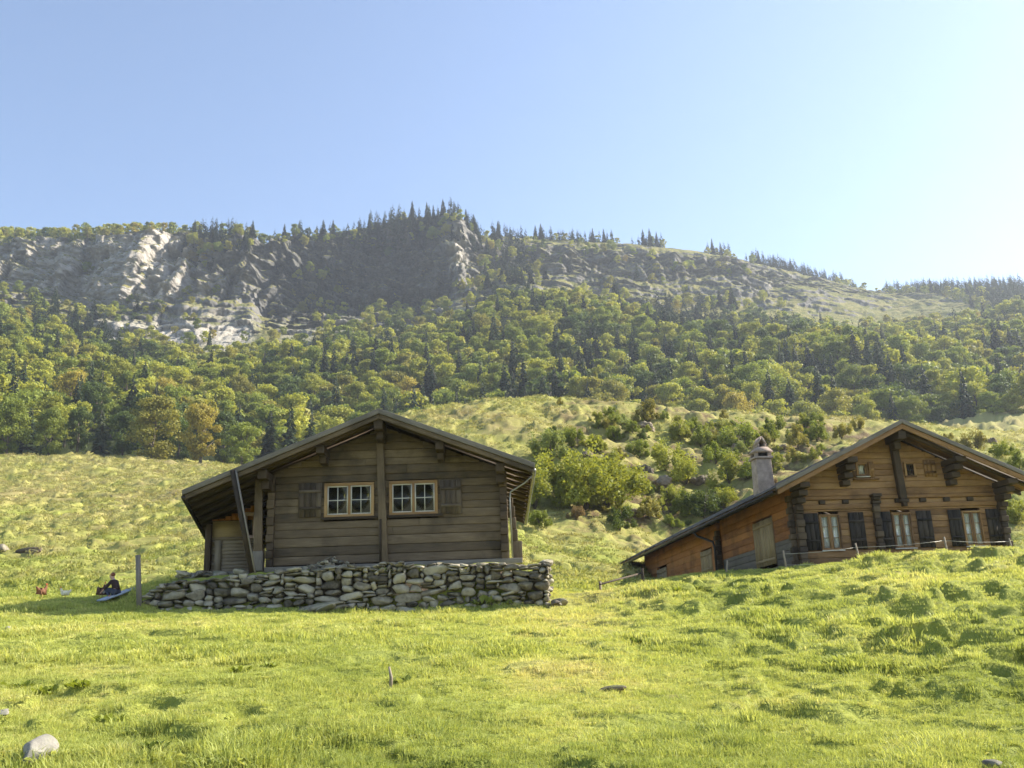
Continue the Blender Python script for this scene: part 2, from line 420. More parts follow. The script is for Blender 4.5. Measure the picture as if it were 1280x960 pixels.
def ground_mat():
    m, nt, out = nmat('meadow'); n = N(nt)
    geo = n('NewGeometry'); P = geo.outputs['Position']
    dry = n('Attribute', attribute_name='dry').outputs['Fac']
    a = noise(n, P, 3.0, 6, .65); b = noise(n, P, .5, 4, .6); c_ = noise(n, P, 14, 4, .7)
    f = n.math('ADD', dry, n.math('MULTIPLY', n.math('SUBTRACT', a, .5), .5))
    f = n.math('ADD', f, n.math('MULTIPLY', n.math('SUBTRACT', c_, .5), .35))
    col = n.ramp(f, [(.0, (.15,.18,.035)), (.3, (.28,.30,.065)), (.55, (.32,.30,.09)), (.8, (.32,.265,.11)), (1, (.25,.185,.09))])
    earth = n.math('MULTIPLY', n.ramp(b, [(.56, (0,0,0)), (.7, (1,1,1))]), n.ramp(a, [(.48, (0,0,0)), (.6, (1,1,1))]))
    col = n.mix(n.math('MULTIPLY', earth, .5), col, (.22, .165, .09, 1))
    hth = n('Attribute', attribute_name='heath').outputs['Fac']
    hc = n.mix(a, (.05,.035,.018,1), (.24,.17,.09,1)); col = n.mix(n.math('MULTIPLY', hth, n.ramp(n.math('ADD', b, n.math('MULTIPLY', c_, .3)), [(.55, (0,0,0)), (.72, (1,1,1))])), col, hc)
    bs = n('BsdfPrincipled', {'Base Color': col, 'Roughness': .95, 'Specular IOR Level': .1})
    h = n.math('ADD', n.math('MULTIPLY', a, .6), n.math('MULTIPLY', c_, .5))
    bu = n('Bump', {'Height': h, 'Strength': .9, 'Distance': .12}); n.l(bu.outputs[0], bs.inputs['Normal'])
    n.l(bs.outputs[0], out.inputs[0]); return m
MT['ground'] = ground_mat()
g = build_ground(); tag(g, kind='structure')

# ------------------------------------------------------------------ mountain
MX = np.array([-500, 0, 60, 110, 180, 218, 232, 315, 330, 420, 520, 572, 600, 650, 700, 800, 900, 1000, 1060, 1100, 1180, 1280, 1750], float)
def L(*v): return np.array(v, float)
MLAY = [  # depth per knot, picture row (or height) per knot
 (L(*[188]*23), L(*[26]*6+[26]*17)),
 (L(218,218,218,218,218,218,218,222,222,225,232,235,235,235,235,235,235,235,235,235,235,235,235),
  L(566,564,564,566,568,570,570,572,44,43,42,42,42,42,42,42,43,43,44,44,44,533,533)),
 (L(*[330]*23), L(478,478,480,485,488,490,490,490,490,490,488,485,482,478,475,478,480,480,482,484,486,486,486)),
 (L(500,500,490,470,455,455,455,460,470,480,480,480,480,500,520,520,540,560,580,600,600,580,580),
  L(392,396,410,436,444,444,444,436,424,422,420,408,396,378,374,396,394,402,408,408,408,404,404)),
 (L(560,560,560,550,545,556,560,572,578,590,590,570,585,600,600,600,640,660,680,700,700,680,680),
  L(352,356,368,380,382,378,370,372,398,388,388,366,352,340,340,352,345,360,366,368,374,376,376)),
 (L(588,588,588,586,582,606,602,600,612,628,624,598,622,640,645,650,690,730,760,760,760,740,740),
  L(304,304,300,298,294,296,294,300,310,299,286,284,306,312,312,318,324,345,358,366,366,364,364)),
 (L(690,690,650,630,620,612,640,642,645,660,650,620,660,680,690,710,760,800,840,840,820,800,800),
  L(290,293,299,292,289,291,286,294,304,289,271,266,295,296,297,304,318,342,360,369,365,360,358)),
 (L(*[1150]*23), L(*[230]*23)),
]
MROWS = [2, 22, 60, 60, 60, 130, 34, 14]
def build_mountain():
    az = np.concatenate([np.linspace(-.82, -.56, 60), np.linspace(-.555, .555, 900), np.linspace(.56, .82, 60)])
    Yk = []; Zk = []
    for D, v in MLAY:
        zz = []; aa = []
        for i in range(len(MX)):
            if v[i] > 235: d = ray(MX[i], v[i]); zz.append(d[2]/d[1]*D[i]); aa.append(math.atan2(d[0], d[1]))
            else: d = ray(MX[i], 520.); zz.append(v[i]); aa.append(math.atan2(d[0], d[1]))
        Yk.append(np.interp(az, aa, D)); Zk.append(np.interp(az, aa, zz))
    Yk = np.array(Yk); Zk = np.array(Zk)
    def sm(a, k):
        ker = np.hanning(k+2)[1:-1]; ker /= ker.sum(); return np.array([np.convolve(np.pad(r_, (k//2, k//2), 'edge'), ker, 'valid') for r_ in a])
    Yk = sm(Yk, 9); Zk = sm(Zk, 9)
    rows_Y = []; rows_Z = []; T = []
    for k in range(len(MLAY)-1):
        n_ = MROWS[k+1]
        for q in range(n_):
            t = q/n_; rows_Y.append(Yk[k]*(1-t)+Yk[k+1]*t); rows_Z.append(Zk[k]*(1-t)+Zk[k+1]*t); T.append(k+t)
    rows_Y.append(Yk[-1]); rows_Z.append(Zk[-1]); T.append(len(MLAY)-1)
    Y = np.array(rows_Y); Z = np.array(rows_Z); T = np.array(T)[:, None]
    # soften the fold lines
    for _ in range(6):
        Y[1:-1] = .25*Y[:-2]+.5*Y[1:-1]+.25*Y[2:]; Z[1:-1] = .25*Z[:-2]+.5*Z[1:-1]+.25*Z[2:]
    X = np.tan(az)[None, :]*Y
    frst = (1-sst(2.8, 3.1, T))*sst(.6, 1.2, T)
    cl = sst(3.0, 3.4, T)*(1-sst(5.35, 6.0, T)); cf = sst(3.9, 4.15, T)*(1-sst(4.95, 5.2, T))
    px = 640+F*X/Y*.95
    rocky = 1-sst(560, 640, px)*.15-.55*sst(930, 1080, px)
    # gullies and spurs of the wooded slope
    Z = Z+frst*(fbm(X/60, Y/90, 50, 4)*14+fbm(X/17, Y/17, 51, 3)*3)*np.minimum(1, (Z-30)/40).clip(0, 1)
    # buttresses, chimneys, ledges
    but = fbm(X/34, Z/80, 60, 4); fine = fbm(X/5, Z/3.5, 62, 4)
    wx = X+6*fbm(X/22, Z/22, 72, 2); wz = Z+5*fbm(X/30, Z/18, 73, 2)
    crk = np.abs(fbm(wx/15, wz/60, 61, 3))**.55; crk2 = np.abs(fbm(wx/6.5, wz/22, 74, 2))**.6
    def strat(p, k): q = (wz+.10*wx)/p+.6*fbm(X/50, Z/30, k, 2); fr_ = q-np.floor(q); return (fr_**2.2)*(.45+.55*_h(np.floor(q).astype(np.int64), np.floor(X/27).astype(np.int64), np.int64(k)+0*np.floor(q).astype(np.int64)))
    led = strat(13.0, 75)*1.5+strat(5.2, 76)*.7
    blk = fbm(wx/9, wz/7, 77, 2)
    def cells(pw, ph, k): ih = np.floor(wz/ph+.35*vn(wx/pw, 0*wx, k)).astype(np.int64); iw = np.floor(wx/pw+_h(ih, ih*0+k, ih*0)*3+.25*vn(wz/ph, wx/pw, k+1)).astype(np.int64); return _h(iw, ih, ih*0+k)-.5
    lft = 1-sst(215, 235, px)
    blc = 15*cells(15, 22, 5)+8*cells(7, 9, 6)+3.5*cells(3.4, 4, 7); lf_ = (1-sst(590, 640, px))*(1-.6*lft); calm = 1-.45*lft*(1-sst(160, 190, px))
    led = led*(.7-.1*lf_+1.1*sst(330, 360, px)*(1-sst(540, 570, px)))
    dY = cf*rocky*blc*(.45+.55*lf_)+(cl-cf).clip(0, 1)*rocky*.35*blc+cf*rocky*calm*(22*but+16*(.55-crk)+6.5*(.55-crk2)+3.2*fine+6.5*(led-.6)*(1-.62*(1-sst(230, 260, px)))+5*np.sign(blk)*np.abs(blk)**.5)+(cl-cf*.6).clip(0, 1)*(9*fbm(X/26, Z/12, 64, 4)+5*(led-.5)*rocky+3.0*fine*rocky+4*(.5-crk2)*rocky)
    dZ = cl*(1.6*fbm(X/9, Y/9, 66, 3)+2.5*fbm(X/24, Y/20, 67, 3)*(1-cf))
    Y2 = Y+dY; X2 = X*(Y2/Y)*.4+X*.6; Z2 = Z+dZ
    sky = sst(5.6, 6.2, T)*(1-sst(6.3, 6.9, T)); Z2 = Z2+sky*(fbm(X/30, Y/30, 70, 3)*4+fbm(X/8, Y/8, 71, 2)*1.5)
    # attributes
    scree = np.exp(-((T-3.25)/.42)**4)*(sst(95, 125, px)*(1-sst(300, 335, px))*1.0+.45*sst(335, 360, px)*(1-sst(560, 620, px)))
    scree = scree*sst(-.35, .1, fbm(X/14, T*3.2+Z*.02, 80, 3)+.15)
    pale = np.exp(-((px-198)/30)**2)*cf+.9*np.exp(-((px-572)/14)**2)*cf*sst(4.2, 4.5, T)+.34*(1-sst(150, 180, px))*cf+.22*(1-sst(225, 300, px))*cf+.15  # sunlit corner and prow painted paler; left cliff stone is lighter by itself
    pale = pale-.75*sst(322, 345, px)*(1-sst(555, 575, px))*cl*(1-.0*T)+.0  # shade of the central cliff painted as darker rock, with its plant cover
    soil = np.clip(.5+.5*fbm(X/20, Z/12, 90, 4), 0, 1)
    return az, X2, Y2, Z2, T*np.ones_like(X2), px, scree, pale, soil, cf
maz, mX, mY, mZ, mT, mPX, mS, mP, mSo, mCF = build_mountain()
def mountain_mat():
    m, nt, out = nmat('mountainside'); n = N(nt)
    geo = n('NewGeometry'); P = geo.outputs['Position']
    nz = n('SeparateXYZ', {0: geo.outputs['Normal']}).outputs[2]
    A = lambda k: n('Attribute', attribute_name=k).outputs['Fac']
    a = noise(n, P, .11, 7, .7); b = noise(n, P, .5, 5, .7); c_ = noise(n, P, .03, 4, .6)
    st = n('Mapping', {'Vector': P, 'Scale': (.05, .05, .28)}).outputs[0]; s_ = noise(n, st, 1.0, 6, .7)
    vs = n('Mapping', {'Vector': P, 'Scale': (.22, .22, .02)}).outputs[0]; v_ = noise(n, vs, 1.0, 4, .6)
    f = n.math('ADD', n.math('MULTIPLY', s_, .5), n.math('MULTIPLY', v_, .3)); f = n.math('ADD', f, n.math('MULTIPLY', b, .2))
    rock = n.ramp(f, [(.34, (.045,.044,.042)), (.46, (.115,.112,.105)), (.58, (.20,.19,.175)), (.72, (.33,.31,.28))])
    prock = n.ramp(f, [(.34, (.22,.19,.16)), (.48, (.44,.40,.35)), (.62, (.62,.57,.50))])
    rock = n.mix(n.math('MULTIPLY', A('pale'), 1.0, True), rock, prock)
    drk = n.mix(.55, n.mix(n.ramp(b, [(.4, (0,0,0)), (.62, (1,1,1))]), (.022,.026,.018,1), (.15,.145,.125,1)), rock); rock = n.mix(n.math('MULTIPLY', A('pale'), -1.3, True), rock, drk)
    grs = n.ramp(n.math('ADD', n.math('MULTIPLY', a, .6), n.math('MULTIPLY', b, .4)), [(.34, (.06,.08,.022)), (.45, (.13,.14,.04)), (.55, (.24,.215,.075)), (.68, (.36,.29,.13))])
    k = n.math('ADD', nz, n.math('MULTIPLY', n.math('SUBTRACT', a, .5), .55)); k = n.math('ADD', k, n.math('MULTIPLY', n.math('SUBTRACT', b, .5), .3))
    gm = n.ramp(k, [(.52, (0,0,0)), (.66, (1,1,1))])
    col = n.mix(gm, rock, grs)
    sc = n.ramp(n.math('ADD', b, n.math('MULTIPLY', s_, .5)), [(.6, (.2,.18,.15)), (.78, (.55,.50,.43))])
    col = n.mix(n.math('MULTIPLY', A('scree'), .85, True), col, sc)
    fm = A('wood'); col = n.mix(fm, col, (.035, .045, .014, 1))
    bs = n('BsdfPrincipled', {'Base Color': col, 'Roughness': .95, 'Specular IOR Level': .1})
    bu = n('Bump', {'Height': n.math('ADD', b, s_), 'Strength': .9, 'Distance': 2.2}); n.l(bu.outputs[0], bs.inputs['Normal'])
    n.l(bs.outputs[0], out.inputs[0]); return m
MT['mountain'] = mountain_mat()
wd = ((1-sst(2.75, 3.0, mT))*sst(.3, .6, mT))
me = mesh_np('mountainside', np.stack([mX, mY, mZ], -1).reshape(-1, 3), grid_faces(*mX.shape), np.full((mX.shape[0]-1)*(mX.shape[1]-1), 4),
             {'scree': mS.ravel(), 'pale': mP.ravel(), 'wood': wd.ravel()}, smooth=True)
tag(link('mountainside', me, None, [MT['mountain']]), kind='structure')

# ------------------------------------------------------------------ foliage meshes
def tri_cloud(C, Nn, size, rng, elong=1.0):
    """one small folded leaf-clump triangle per centre C, facing roughly along Nn"""
    n = len(C); d = Nn+rng.normal(0, .8, (n, 3)); d /= np.linalg.norm(d, axis=1)[:, None]+1e-9
    a = np.cross(d, rng.normal(0, 1, (n, 3))); a /= np.linalg.norm(a, axis=1)[:, None]+1e-9; b = np.cross(d, a)
    s = (size*rng.uniform(.6, 1.35, n))[:, None]
    V = np.stack([C+a*s*elong, C-a*s*.5+b*s*.8, C-a*s*.5-b*s*.8], 1).reshape(-1, 3)
    return V
def broad_crown(seed, n, size, w=.36, base=.16, nb=26):
    """crown for a tree of height 1, made of uneven clumps"""
    rng = np.random.default_rng(seed); C = []; Nn = []; t = []
    ctrs = []
    for k in range(nb):
        h = rng.uniform(base+.06, .92); prof = math.sin(math.pi*min(1, max(0, (h-base)/(1.02-base)))**.8)**.6
        a = rng.uniform(0, 2*math.pi); rr = w*prof*rng.uniform(.35, 1.12)
        ctrs.append((rr*math.cos(a), rr*math.sin(a), h, w*rng.uniform(.13, .42)))
    ctrs.append((0, 0, .84, w*.45)); wt = np.array([c[3]**2 for c in ctrs]); wt /= wt.sum()
    for c, q in zip(ctrs, wt):
        m = int(n*q); d = rng.normal(0, 1, (m, 3)); d /= np.linalg.norm(d, axis=1)[:, None]
        rad = c[3]*rng.uniform(.25, 1.3, m)**.7; p = np.array(c[:3])+d*rad[:, None]*np.array([1, 1, .72])
        C.append(p); Nn.append(d+np.array([0, 0, .35])); t.append(np.clip(rng.uniform(.15, .85)+rng.normal(0, .16, m), 0, 1))
    C = np.concatenate(C); Nn = np.concatenate(Nn); t = np.concatenate(t)
    keep = C[:, 2] > base*.8; C, Nn, t = C[keep], Nn[keep], t[keep]
    return tri_cloud(C, Nn, size, rng), np.repeat(t, 3)
def spruce_crown(seed, levels=26, per=9, w=.17):
    rng = np.random.default_rng(seed); V = []; t = []
    for k in range(levels):
        h = .06+.92*(k/(levels-1)); r = w*(1-h)**.8*rng.uniform(.8, 1.15)+.006
        for q in range(max(4, int(per*(1-h*.4)))):
            a = rng.uniform(0, 2*math.pi); rr = r*rng.uniform(.65, 1.15); dr = rr*rng.uniform(.25, .6)
            ca, sa = math.cos(a), math.sin(a)
            p0 = np.array([0, 0, h+rng.normal(0, .006)]); tip = np.array([rr*ca, rr*sa, h-dr])
            sd = np.array([-sa, ca, 0]); wd_ = rr*rng.uniform(.22, .38)
            md = p0*.4+tip*.6
            tt = float(np.clip(rng.normal(.5, .2), 0, 1))
            for (x0, x1, x2) in ((p0, md+sd*wd_-[0, 0, .012], tip), (p0, tip, md-sd*wd_-[0, 0, .012]), (md+sd*wd_*1.3-[0,0,.03], tip+sd*wd_*.7-[0,0,.02], md*.7+p0*.3),
                                 (md-sd*wd_*1.3-[0,0,.03], md*.7+p0*.3, tip-sd*wd_*.7-[0,0,.02])):
                V += [x0, x1, x2]; t += [tt]*3
    return np.array(V), np.array(t)
def tri_mesh(name, V, t, extra=None):
    n = len(V)//3; at_ = {'tint': t}
    if extra is not None: at_['tcol'] = extra
    return mesh_np(name, V, np.arange(3*n), np.full(n, 3), at_)
def trunk_mesh(seed, h=.8, r=.022, limbs=7, w=.3, base=.2):
    rng = random.Random(seed); mb = MB()
    pts = [(rng.uniform(-.01, .01)*k, rng.uniform(-.01, .01)*k, h*k/5-.02) for k in range(6)]
    mb.tube(pts, [r*(1.25-.2*k) for k in range(6)], 6)
    for k in range(limbs):
        z = rng.uniform(base, h*.8); a = rng.uniform(0, 6.28); l = w*rng.uniform(.5, .9)
        mb.tube([(0, 0, z), (l*.5*math.cos(a), l*.5*math.sin(a), z+l*.3), (l*math.cos(a), l*math.sin(a), z+l*.8)], [r*.45, r*.3, r*.1], 5)
    return mb
bark_m = plain('bark', (.11,.085,.06), .9, 0, .4, 20, .5); MT['bark'] = bark_m
LEAF = leafmat('leaves', 'object', .38); LEAFS = leafmat('wood_leaves', 'attr', .38); NEED = leafmat('needles', 'object', .12)
NEEDS = leafmat('wood_needles', 'attr', .12)
def raw_mesh(mb, name, mat):
    o = mb.build(name, mat); me = o.data; bpy.data.objects.remove(o); return me
BROAD = []; BROADN = []; SPR = []
for s in range(5):
    V, t = broad_crown(100+s, 3600, .030, [.36, .40, .33, .44, .30][s], [.14, .12, .16, .1, .1][s], 46)
    me = tri_mesh('broadleaf_crown', V, t); me.materials.append(LEAF)
    BROAD.append((me, raw_mesh(trunk_mesh(s), 'trunk', bark_m)))
for s in range(3):
    V, t = broad_crown(140+s, 9500, .019, [.36, .31, .40][s], [.07, .09, .06][s], 46)
    me = tri_mesh('broadleaf_crown', V, t); me.materials.append(LEAF)
    BROADN.append((me, raw_mesh(trunk_mesh(20+s), 'trunk', bark_m)))
for s in range(4):
    V, t = spruce_crown(200+s, 28, 11, [.22, .19, .25, .17][s])
    me = tri_mesh('spruce_crown', V, t); me.materials.append(NEED)
    SPR.append((me, raw_mesh(trunk_mesh(40+s, .95, .012, 0), 'trunk', bark_m)))
LOWB = [broad_crown(300+s, 700, .056, [.36, .40, .33][s], .12, 26) for s in range(3)]
LOWS = [spruce_crown(320+s, 13, 7, .24) for s in range(2)]

# ------------------------------------------------------------------ choose where the trees stand
def pick_trees():
    sel = []
    H = mX.shape; PXY = pix(np.stack([mX, mY, mZ], -1).reshape(-1, 3)); PX = PXY[0].reshape(H); PY = PXY[1].reshape(H)
    # cell areas (horizontal)
    aw = np.zeros(H); aw[:, 1:] = np.abs(np.diff(mX, axis=1)); ah = np.zeros(H); ah[1:] = np.hypot(np.diff(mY, axis=0), np.diff(mZ, axis=0)); area = aw*np.clip(ah, 0, 20)
    cl1 = fbm(mX/28, mY/28, 101, 3); cl2 = fbm(mX/60, mZ/50, 102, 3)
    T = mT; x = PX; y = PY
    dens = np.zeros(H); con = np.full(H, .09)
    wood = sst(1.0, 1.12, T)*(1-sst(2.88, 3.02, T)); dens += wood*.034
    lowr = (T > 1) & (T < 2) & (x > 520); con = con+.10*lowr
    # scattered trees above the wood
    up = sst(3.0, 3.1, T)*(1-sst(6.0, 6.1, T))
    dl = up*.0045*sst(0, .3, cl1)
    dl *= 1-.75*sst(640, 800, x)*(1-sst(1080, 1120, x))*sst(3.3, 3.6, T)
    dl *= 1-.8*(sst(970, 1000, x)*(1-sst(1090, 1150, x)))
    dl *= 1-.75*sst(330, 350, x)*(1-sst(540, 570, x))*mCF
    dl *= 1-.8*(1-sst(325, 345, x))*mCF*(1-.7*sst(225, 250, x))
    dens += dl
    k = sst(590, 625, x)*(1-sst(640, 690, x))*up; dens += k*.007; con += k*.75   # spruces right of the prow
    k = sst(430, 470, x)*(1-sst(590, 615, x))*sst(4.75, 5.0, T)*(1-sst(6.2, 6.3, T)); dens += k*.022; con += k*.8
    k = sst(225, 240, x)*(1-sst(310, 325, x))*sst(4.4, 4.9, T)*(1-sst(6.2, 6.3, T)); dens += k*.018; con += k*.45
    k = (1-sst(215, 235, x))*sst(4.9, 5.1, T)*(1-sst(5.9, 6.3, T)); dens += k*.010; con = con*(1-k*.6)
    k = sst(325, 350, x)*(1-sst(420, 450, x))*sst(5.0, 5.2, T)*(1-sst(6.2, 6.3, T)); dens += k*.007; con += k*.4
    k = sst(600, 640, x)*(1-sst(1080, 1092, x))*sst(5.75, 5.9, T)*(1-sst(6.2, 6.3, T))*sst(-.15, .15, fbm(mX/22, 0*mX, 104, 2)+.12); dens += k*.034; con += k*.85
    k = sst(930, 950, x)*(1-sst(1040, 1090, x))*sst(5.35, 5.5, T)*(1-sst(6.2, 6.3, T)); dens += k*.03; con += k*.85
    k = sst(1092, 1105, x)*sst(3.6-.0012*0, 4.1, T)*(1-sst(6.2, 6.3, T)); k = k*sst(1090+(T-5.6)*-70, 1130+(T-5.6)*-70, x); dens += k*.03; con += k*.5*sst(4.5, 5.4, T)
    k = sst(790, 810, x)*(1-sst(900, 930, x))*sst(2.3, 2.5, T)*(1-sst(3.2, 3.4, T)); con += k*.6; dens += k*.008
    k = sst(20, 50, x)*(1-sst(110, 150, x))*sst(2.6, 2.8, T)*(1-sst(3.5, 3.7, T)); con += k*.5; dens += k*.01
    # clearing: bare saddle meadow on the right
    k = sst(950, 1000, x)*(1-sst(1190, 1260, x))*sst(2.72, 2.95, T)*(1-sst(5.6, 5.7, T)); dens *= 1-.93*k*(1-sst(1092, 1110, x)*sst(4.6, 5, T))
    k = sst(1100, 1112, x)*sst(1150+(4.6-T)*55, 1185+(4.6-T)*55, x)*sst(2.95, 3.1, T)*(1-sst(6.2, 6.3, T)); dens += k*.04; con += k*.55
    con = con+.35*sst(.25, .5, fbm(mX/35, mY/35, 105, 2))*wood
    dens = dens*((x > -130) & (x < 1420) & (y < 640) & (T < 6.32))
    dens = dens*(1-.85*((T > 3.85) & (T < 4.93) & (x < 225)))*(1-.6*((T > 4.05) & (T < 4.85) & (x > 330) & (x < 590)))
    lam = (dens*area).ravel(); order = np.nonzero(RNG.random(len(lam)) < lam*2.2)[0]; RNG.shuffle(order)
    # thin to a minimum spacing
    P = np.stack([mX, mY, mZ], -1).reshape(-1, 3); cell = {}; out = []
    for i in order:
        p = P[i]; conf = RNG.random() < con.ravel()[i]; tt = T.ravel()[i]
        if tt < 3.05: h = (RNG.uniform(12, 18) if conf else RNG.uniform(6.0, 13.5)); sp = h*.28 if conf else h*.44
        else: h = (RNG.uniform(9, 16) if conf else RNG.uniform(5, 9.5)); sp = h*.26 if conf else h*.5
        if tt < 1.35: h *= 1.05
        if 2.4 < tt < 3.05: h *= .78; sp *= .8
        key = (int(p[0]//8), int(p[1]//8)); ok = True
        for a in (-1, 0, 1):
            for b in (-1, 0, 1):
                for q in cell.get((key[0]+a, key[1]+b), ()):
                    if (q[0]-p[0])**2+(q[1]-p[1])**2+(.5*(q[2]-p[2]))**2 < (sp*.55+q[3]*.55)**2: ok = False; break
                if not ok: break
            if not ok: break
        if not ok: continue
        cell.setdefault(key, []).append((p[0], p[1], p[2], sp)); out.append((p[0], p[1], p[2]-.3, h, int(conf), x.ravel()[i], y.ravel()[i], tt))
    return out
trees = pick_trees()
# front row of the wood, seen one by one
FR = [(8, 572, 205, 13, 0, 'green'), (60, 574, 208, 11, 0, 'green'), (95, 578, 212, 12, 0, 'dark'), (123, 580, 200, 11.5, 1, 'grey'), (152, 580, 212, 12, 0, 'dark'), (190, 582, 203, 14.5, 0, 'olive'),
      (250, 584, 199, 14.5, 0, 'gold'), (302, 585, 197, 11.0, 0, 'green'), (222, 580, 214, 12, 0, 'dark'), (278, 582, 214, 12, 0, 'dark'), (336, 586, 205, 13, 1, 'dark'), (362, 586, 203, 15, 1, 'dark'), (388, 586, 205, 14, 1, 'dark'),
      (33, 573, 214, 12, 1, 'dark')]
def vis_rank(tr):
    """picture points each crown shows, nearest first"""
    W, Hh = 640, 480; buf = np.zeros((Hh, W), bool); res = {}
    idx = sorted(range(len(tr)), key=lambda i: tr[i][1])
    # near things that hide the wood: houses and the knoll
    yy, xx = np.mgrid[0:Hh, 0:W]; X2, Y2 = xx*2, yy*2
    crest = np.interp(X2, [0, 250, 400, 530, 640, 700, 850, 1000, 1100, 1280], [572, 583, 570, 519, 504, 504, 517, 524, 529, 541]); buf |= Y2 > crest
    buf |= (Y2 > 515+.415*np.abs(X2-477)) & (X2 > 228) & (X2 < 670); buf |= (Y2 > 527+.49*np.abs(X2-1130)) & (X2 > 970)
    for i in idx:
        x_, y_, z_, h, conf = tr[i][:5]; c, r = pix([x_, y_, z_+h*.55]); s = F/y_/2
        rx = (.15 if conf else .36)*h*s; ry = (.46 if conf else .42)*h*s; cx, cy = c/2, r/2
        x0, x1 = int(max(0, cx-rx)), int(min(W, cx+rx+1)); y0, y1 = int(max(0, cy-ry)), int(min(Hh, cy+ry+1))
        if x1 <= x0 or y1 <= y0: res[i] = 0; continue
        sub = buf[y0:y1, x0:x1]; m = ((xx[y0:y1, x0:x1]-cx)/max(rx, .7))**2+((yy[y0:y1, x0:x1]-cy)/max(ry, .7))**2 <= 1
        res[i] = int((m & ~sub).sum()); sub |= m
    return res
def crown_color(conf, x, y, z, rng, kind=None):
    if conf: b = np.array([.042, .062, .024])*rng.uniform(.75, 1.35); b[2] *= rng.uniform(.9, 1.2); return b, 'dark'
    pal = {'green': (.24,.28,.046), 'lime': (.38,.385,.06), 'olive': (.31,.29,.056), 'gold': (.42,.35,.065), 'dark': (.105,.145,.034), 'rust': (.31,.235,.065), 'grey': (.15,.17,.065)}
    if kind is None:
        u = rng.random()+.30*float(vn(x/45, y/45, 120)); kind = 'dark' if u < .12 else 'green' if u < .45 else 'lime' if u < .84 else 'olive' if u < 1.06 else 'gold' if u < 1.16 else 'rust'
    return np.array(pal[kind])*rng.uniform(.85, 1.2), kind
# keep distance from the front row
fr = []
for (px, py, Y, h, conf, kd) in FR:
    p = at(px, py, Y); fr.append((p.x, Y, gz(p.x, Y)-.2, h, conf, px, py, 1.0, kd))
trees = [t for t in trees if all((t[0]-f[0])**2+(t[1]-f[1])**2 > 36 for f in fr)]
allt = [tuple(t)+(None,) for t in trees]+fr
rank = vis_rank(allt)
for k in range(len(trees), len(allt)): rank[k] = 10**6
ind = set()
for c in (0, 1):
    ids = sorted([i for i in range(len(allt)) if allt[i][4] == c and rank[i] > 0], key=lambda i: -rank[i]); ind |= set(ids[:300])
print('TREES', len(allt), 'visible', sum(1 for v in rank.values() if v), 'individual', len(ind))
def where(x, y, T):
    if T < 3.05:
        side = ('far left of the wood' if x < 110 else 'left part of the wood' if x < 240 else 'wood above the left roof slope of the cabin' if x < 400 else 'wood above the cabin ridge' if x < 560 else
                'wood between the two cabins' if x < 760 else 'wood right of the middle' if x < 920 else 'wood above the chimney' if x < 1040 else 'wood above the right chalet' if x < 1180 else 'far right of the wood')
        lv = 'low edge' if y > 530 else 'lower half' if y > 480 else 'middle' if y > 430 else 'upper half' if y > 390 else 'top edge'
        return f'{lv}, {side}'
    if y < 312 or T > 5.3:
        return 'skyline above ' + ('the pale left cliff' if x < 225 else 'the second cliff' if x < 325 else 'the dark cliff recess' if x < 440 else 'the highest crag' if x < 600 else 'the grassy rock slope' if x < 820 else 'the descending ridge' if x < 1090 else 'the right saddle')
    return 'rocks of ' + ('the pale left cliff' if x < 225 else 'the second cliff' if x < 325 else 'the dark cliff recess' if x < 440 else 'the highest crag' if x < 600 else 'the grassy rock slope' if x < 820 else 'the descending ridge' if x < 1090 else 'the right saddle')
FRL = ['round green tree at the wood edge on the far left border', 'green tree low at the wood edge, second from left', 'dark leafy tree behind the small grey spruce', 'slender grey-green spruce standing alone before the wood edge',
       'dark leafy tree just right of the slender edge spruce', 'broad olive tree at the wood edge left of the golden one', 'large golden-green tree at the meadow edge left of the cabin roof', 'small rounded green tree beside the cabin roof at the wood edge',
       'dark tree half hidden behind the golden-green edge tree', 'dark tree between the golden-green tree and the small round one', 'dark spruce just above the left roof slope, leftmost of three', 'tall dark spruce above the left roof slope, middle of three',
       'dark spruce above the left roof slope, rightmost of three', 'dark narrow spruce in shade behind the far left edge trees']
CNAME = {'green': 'green', 'lime': 'bright yellow-green', 'olive': 'olive green', 'gold': 'golden yellow', 'dark': 'dark green', 'rust': 'rusty brown-green', 'grey': 'grey-green'}
crng = np.random.default_rng(55)
SV = {0: [], 1: []}; ST = {0: [], 1: []}; SCc = {0: [], 1: []}
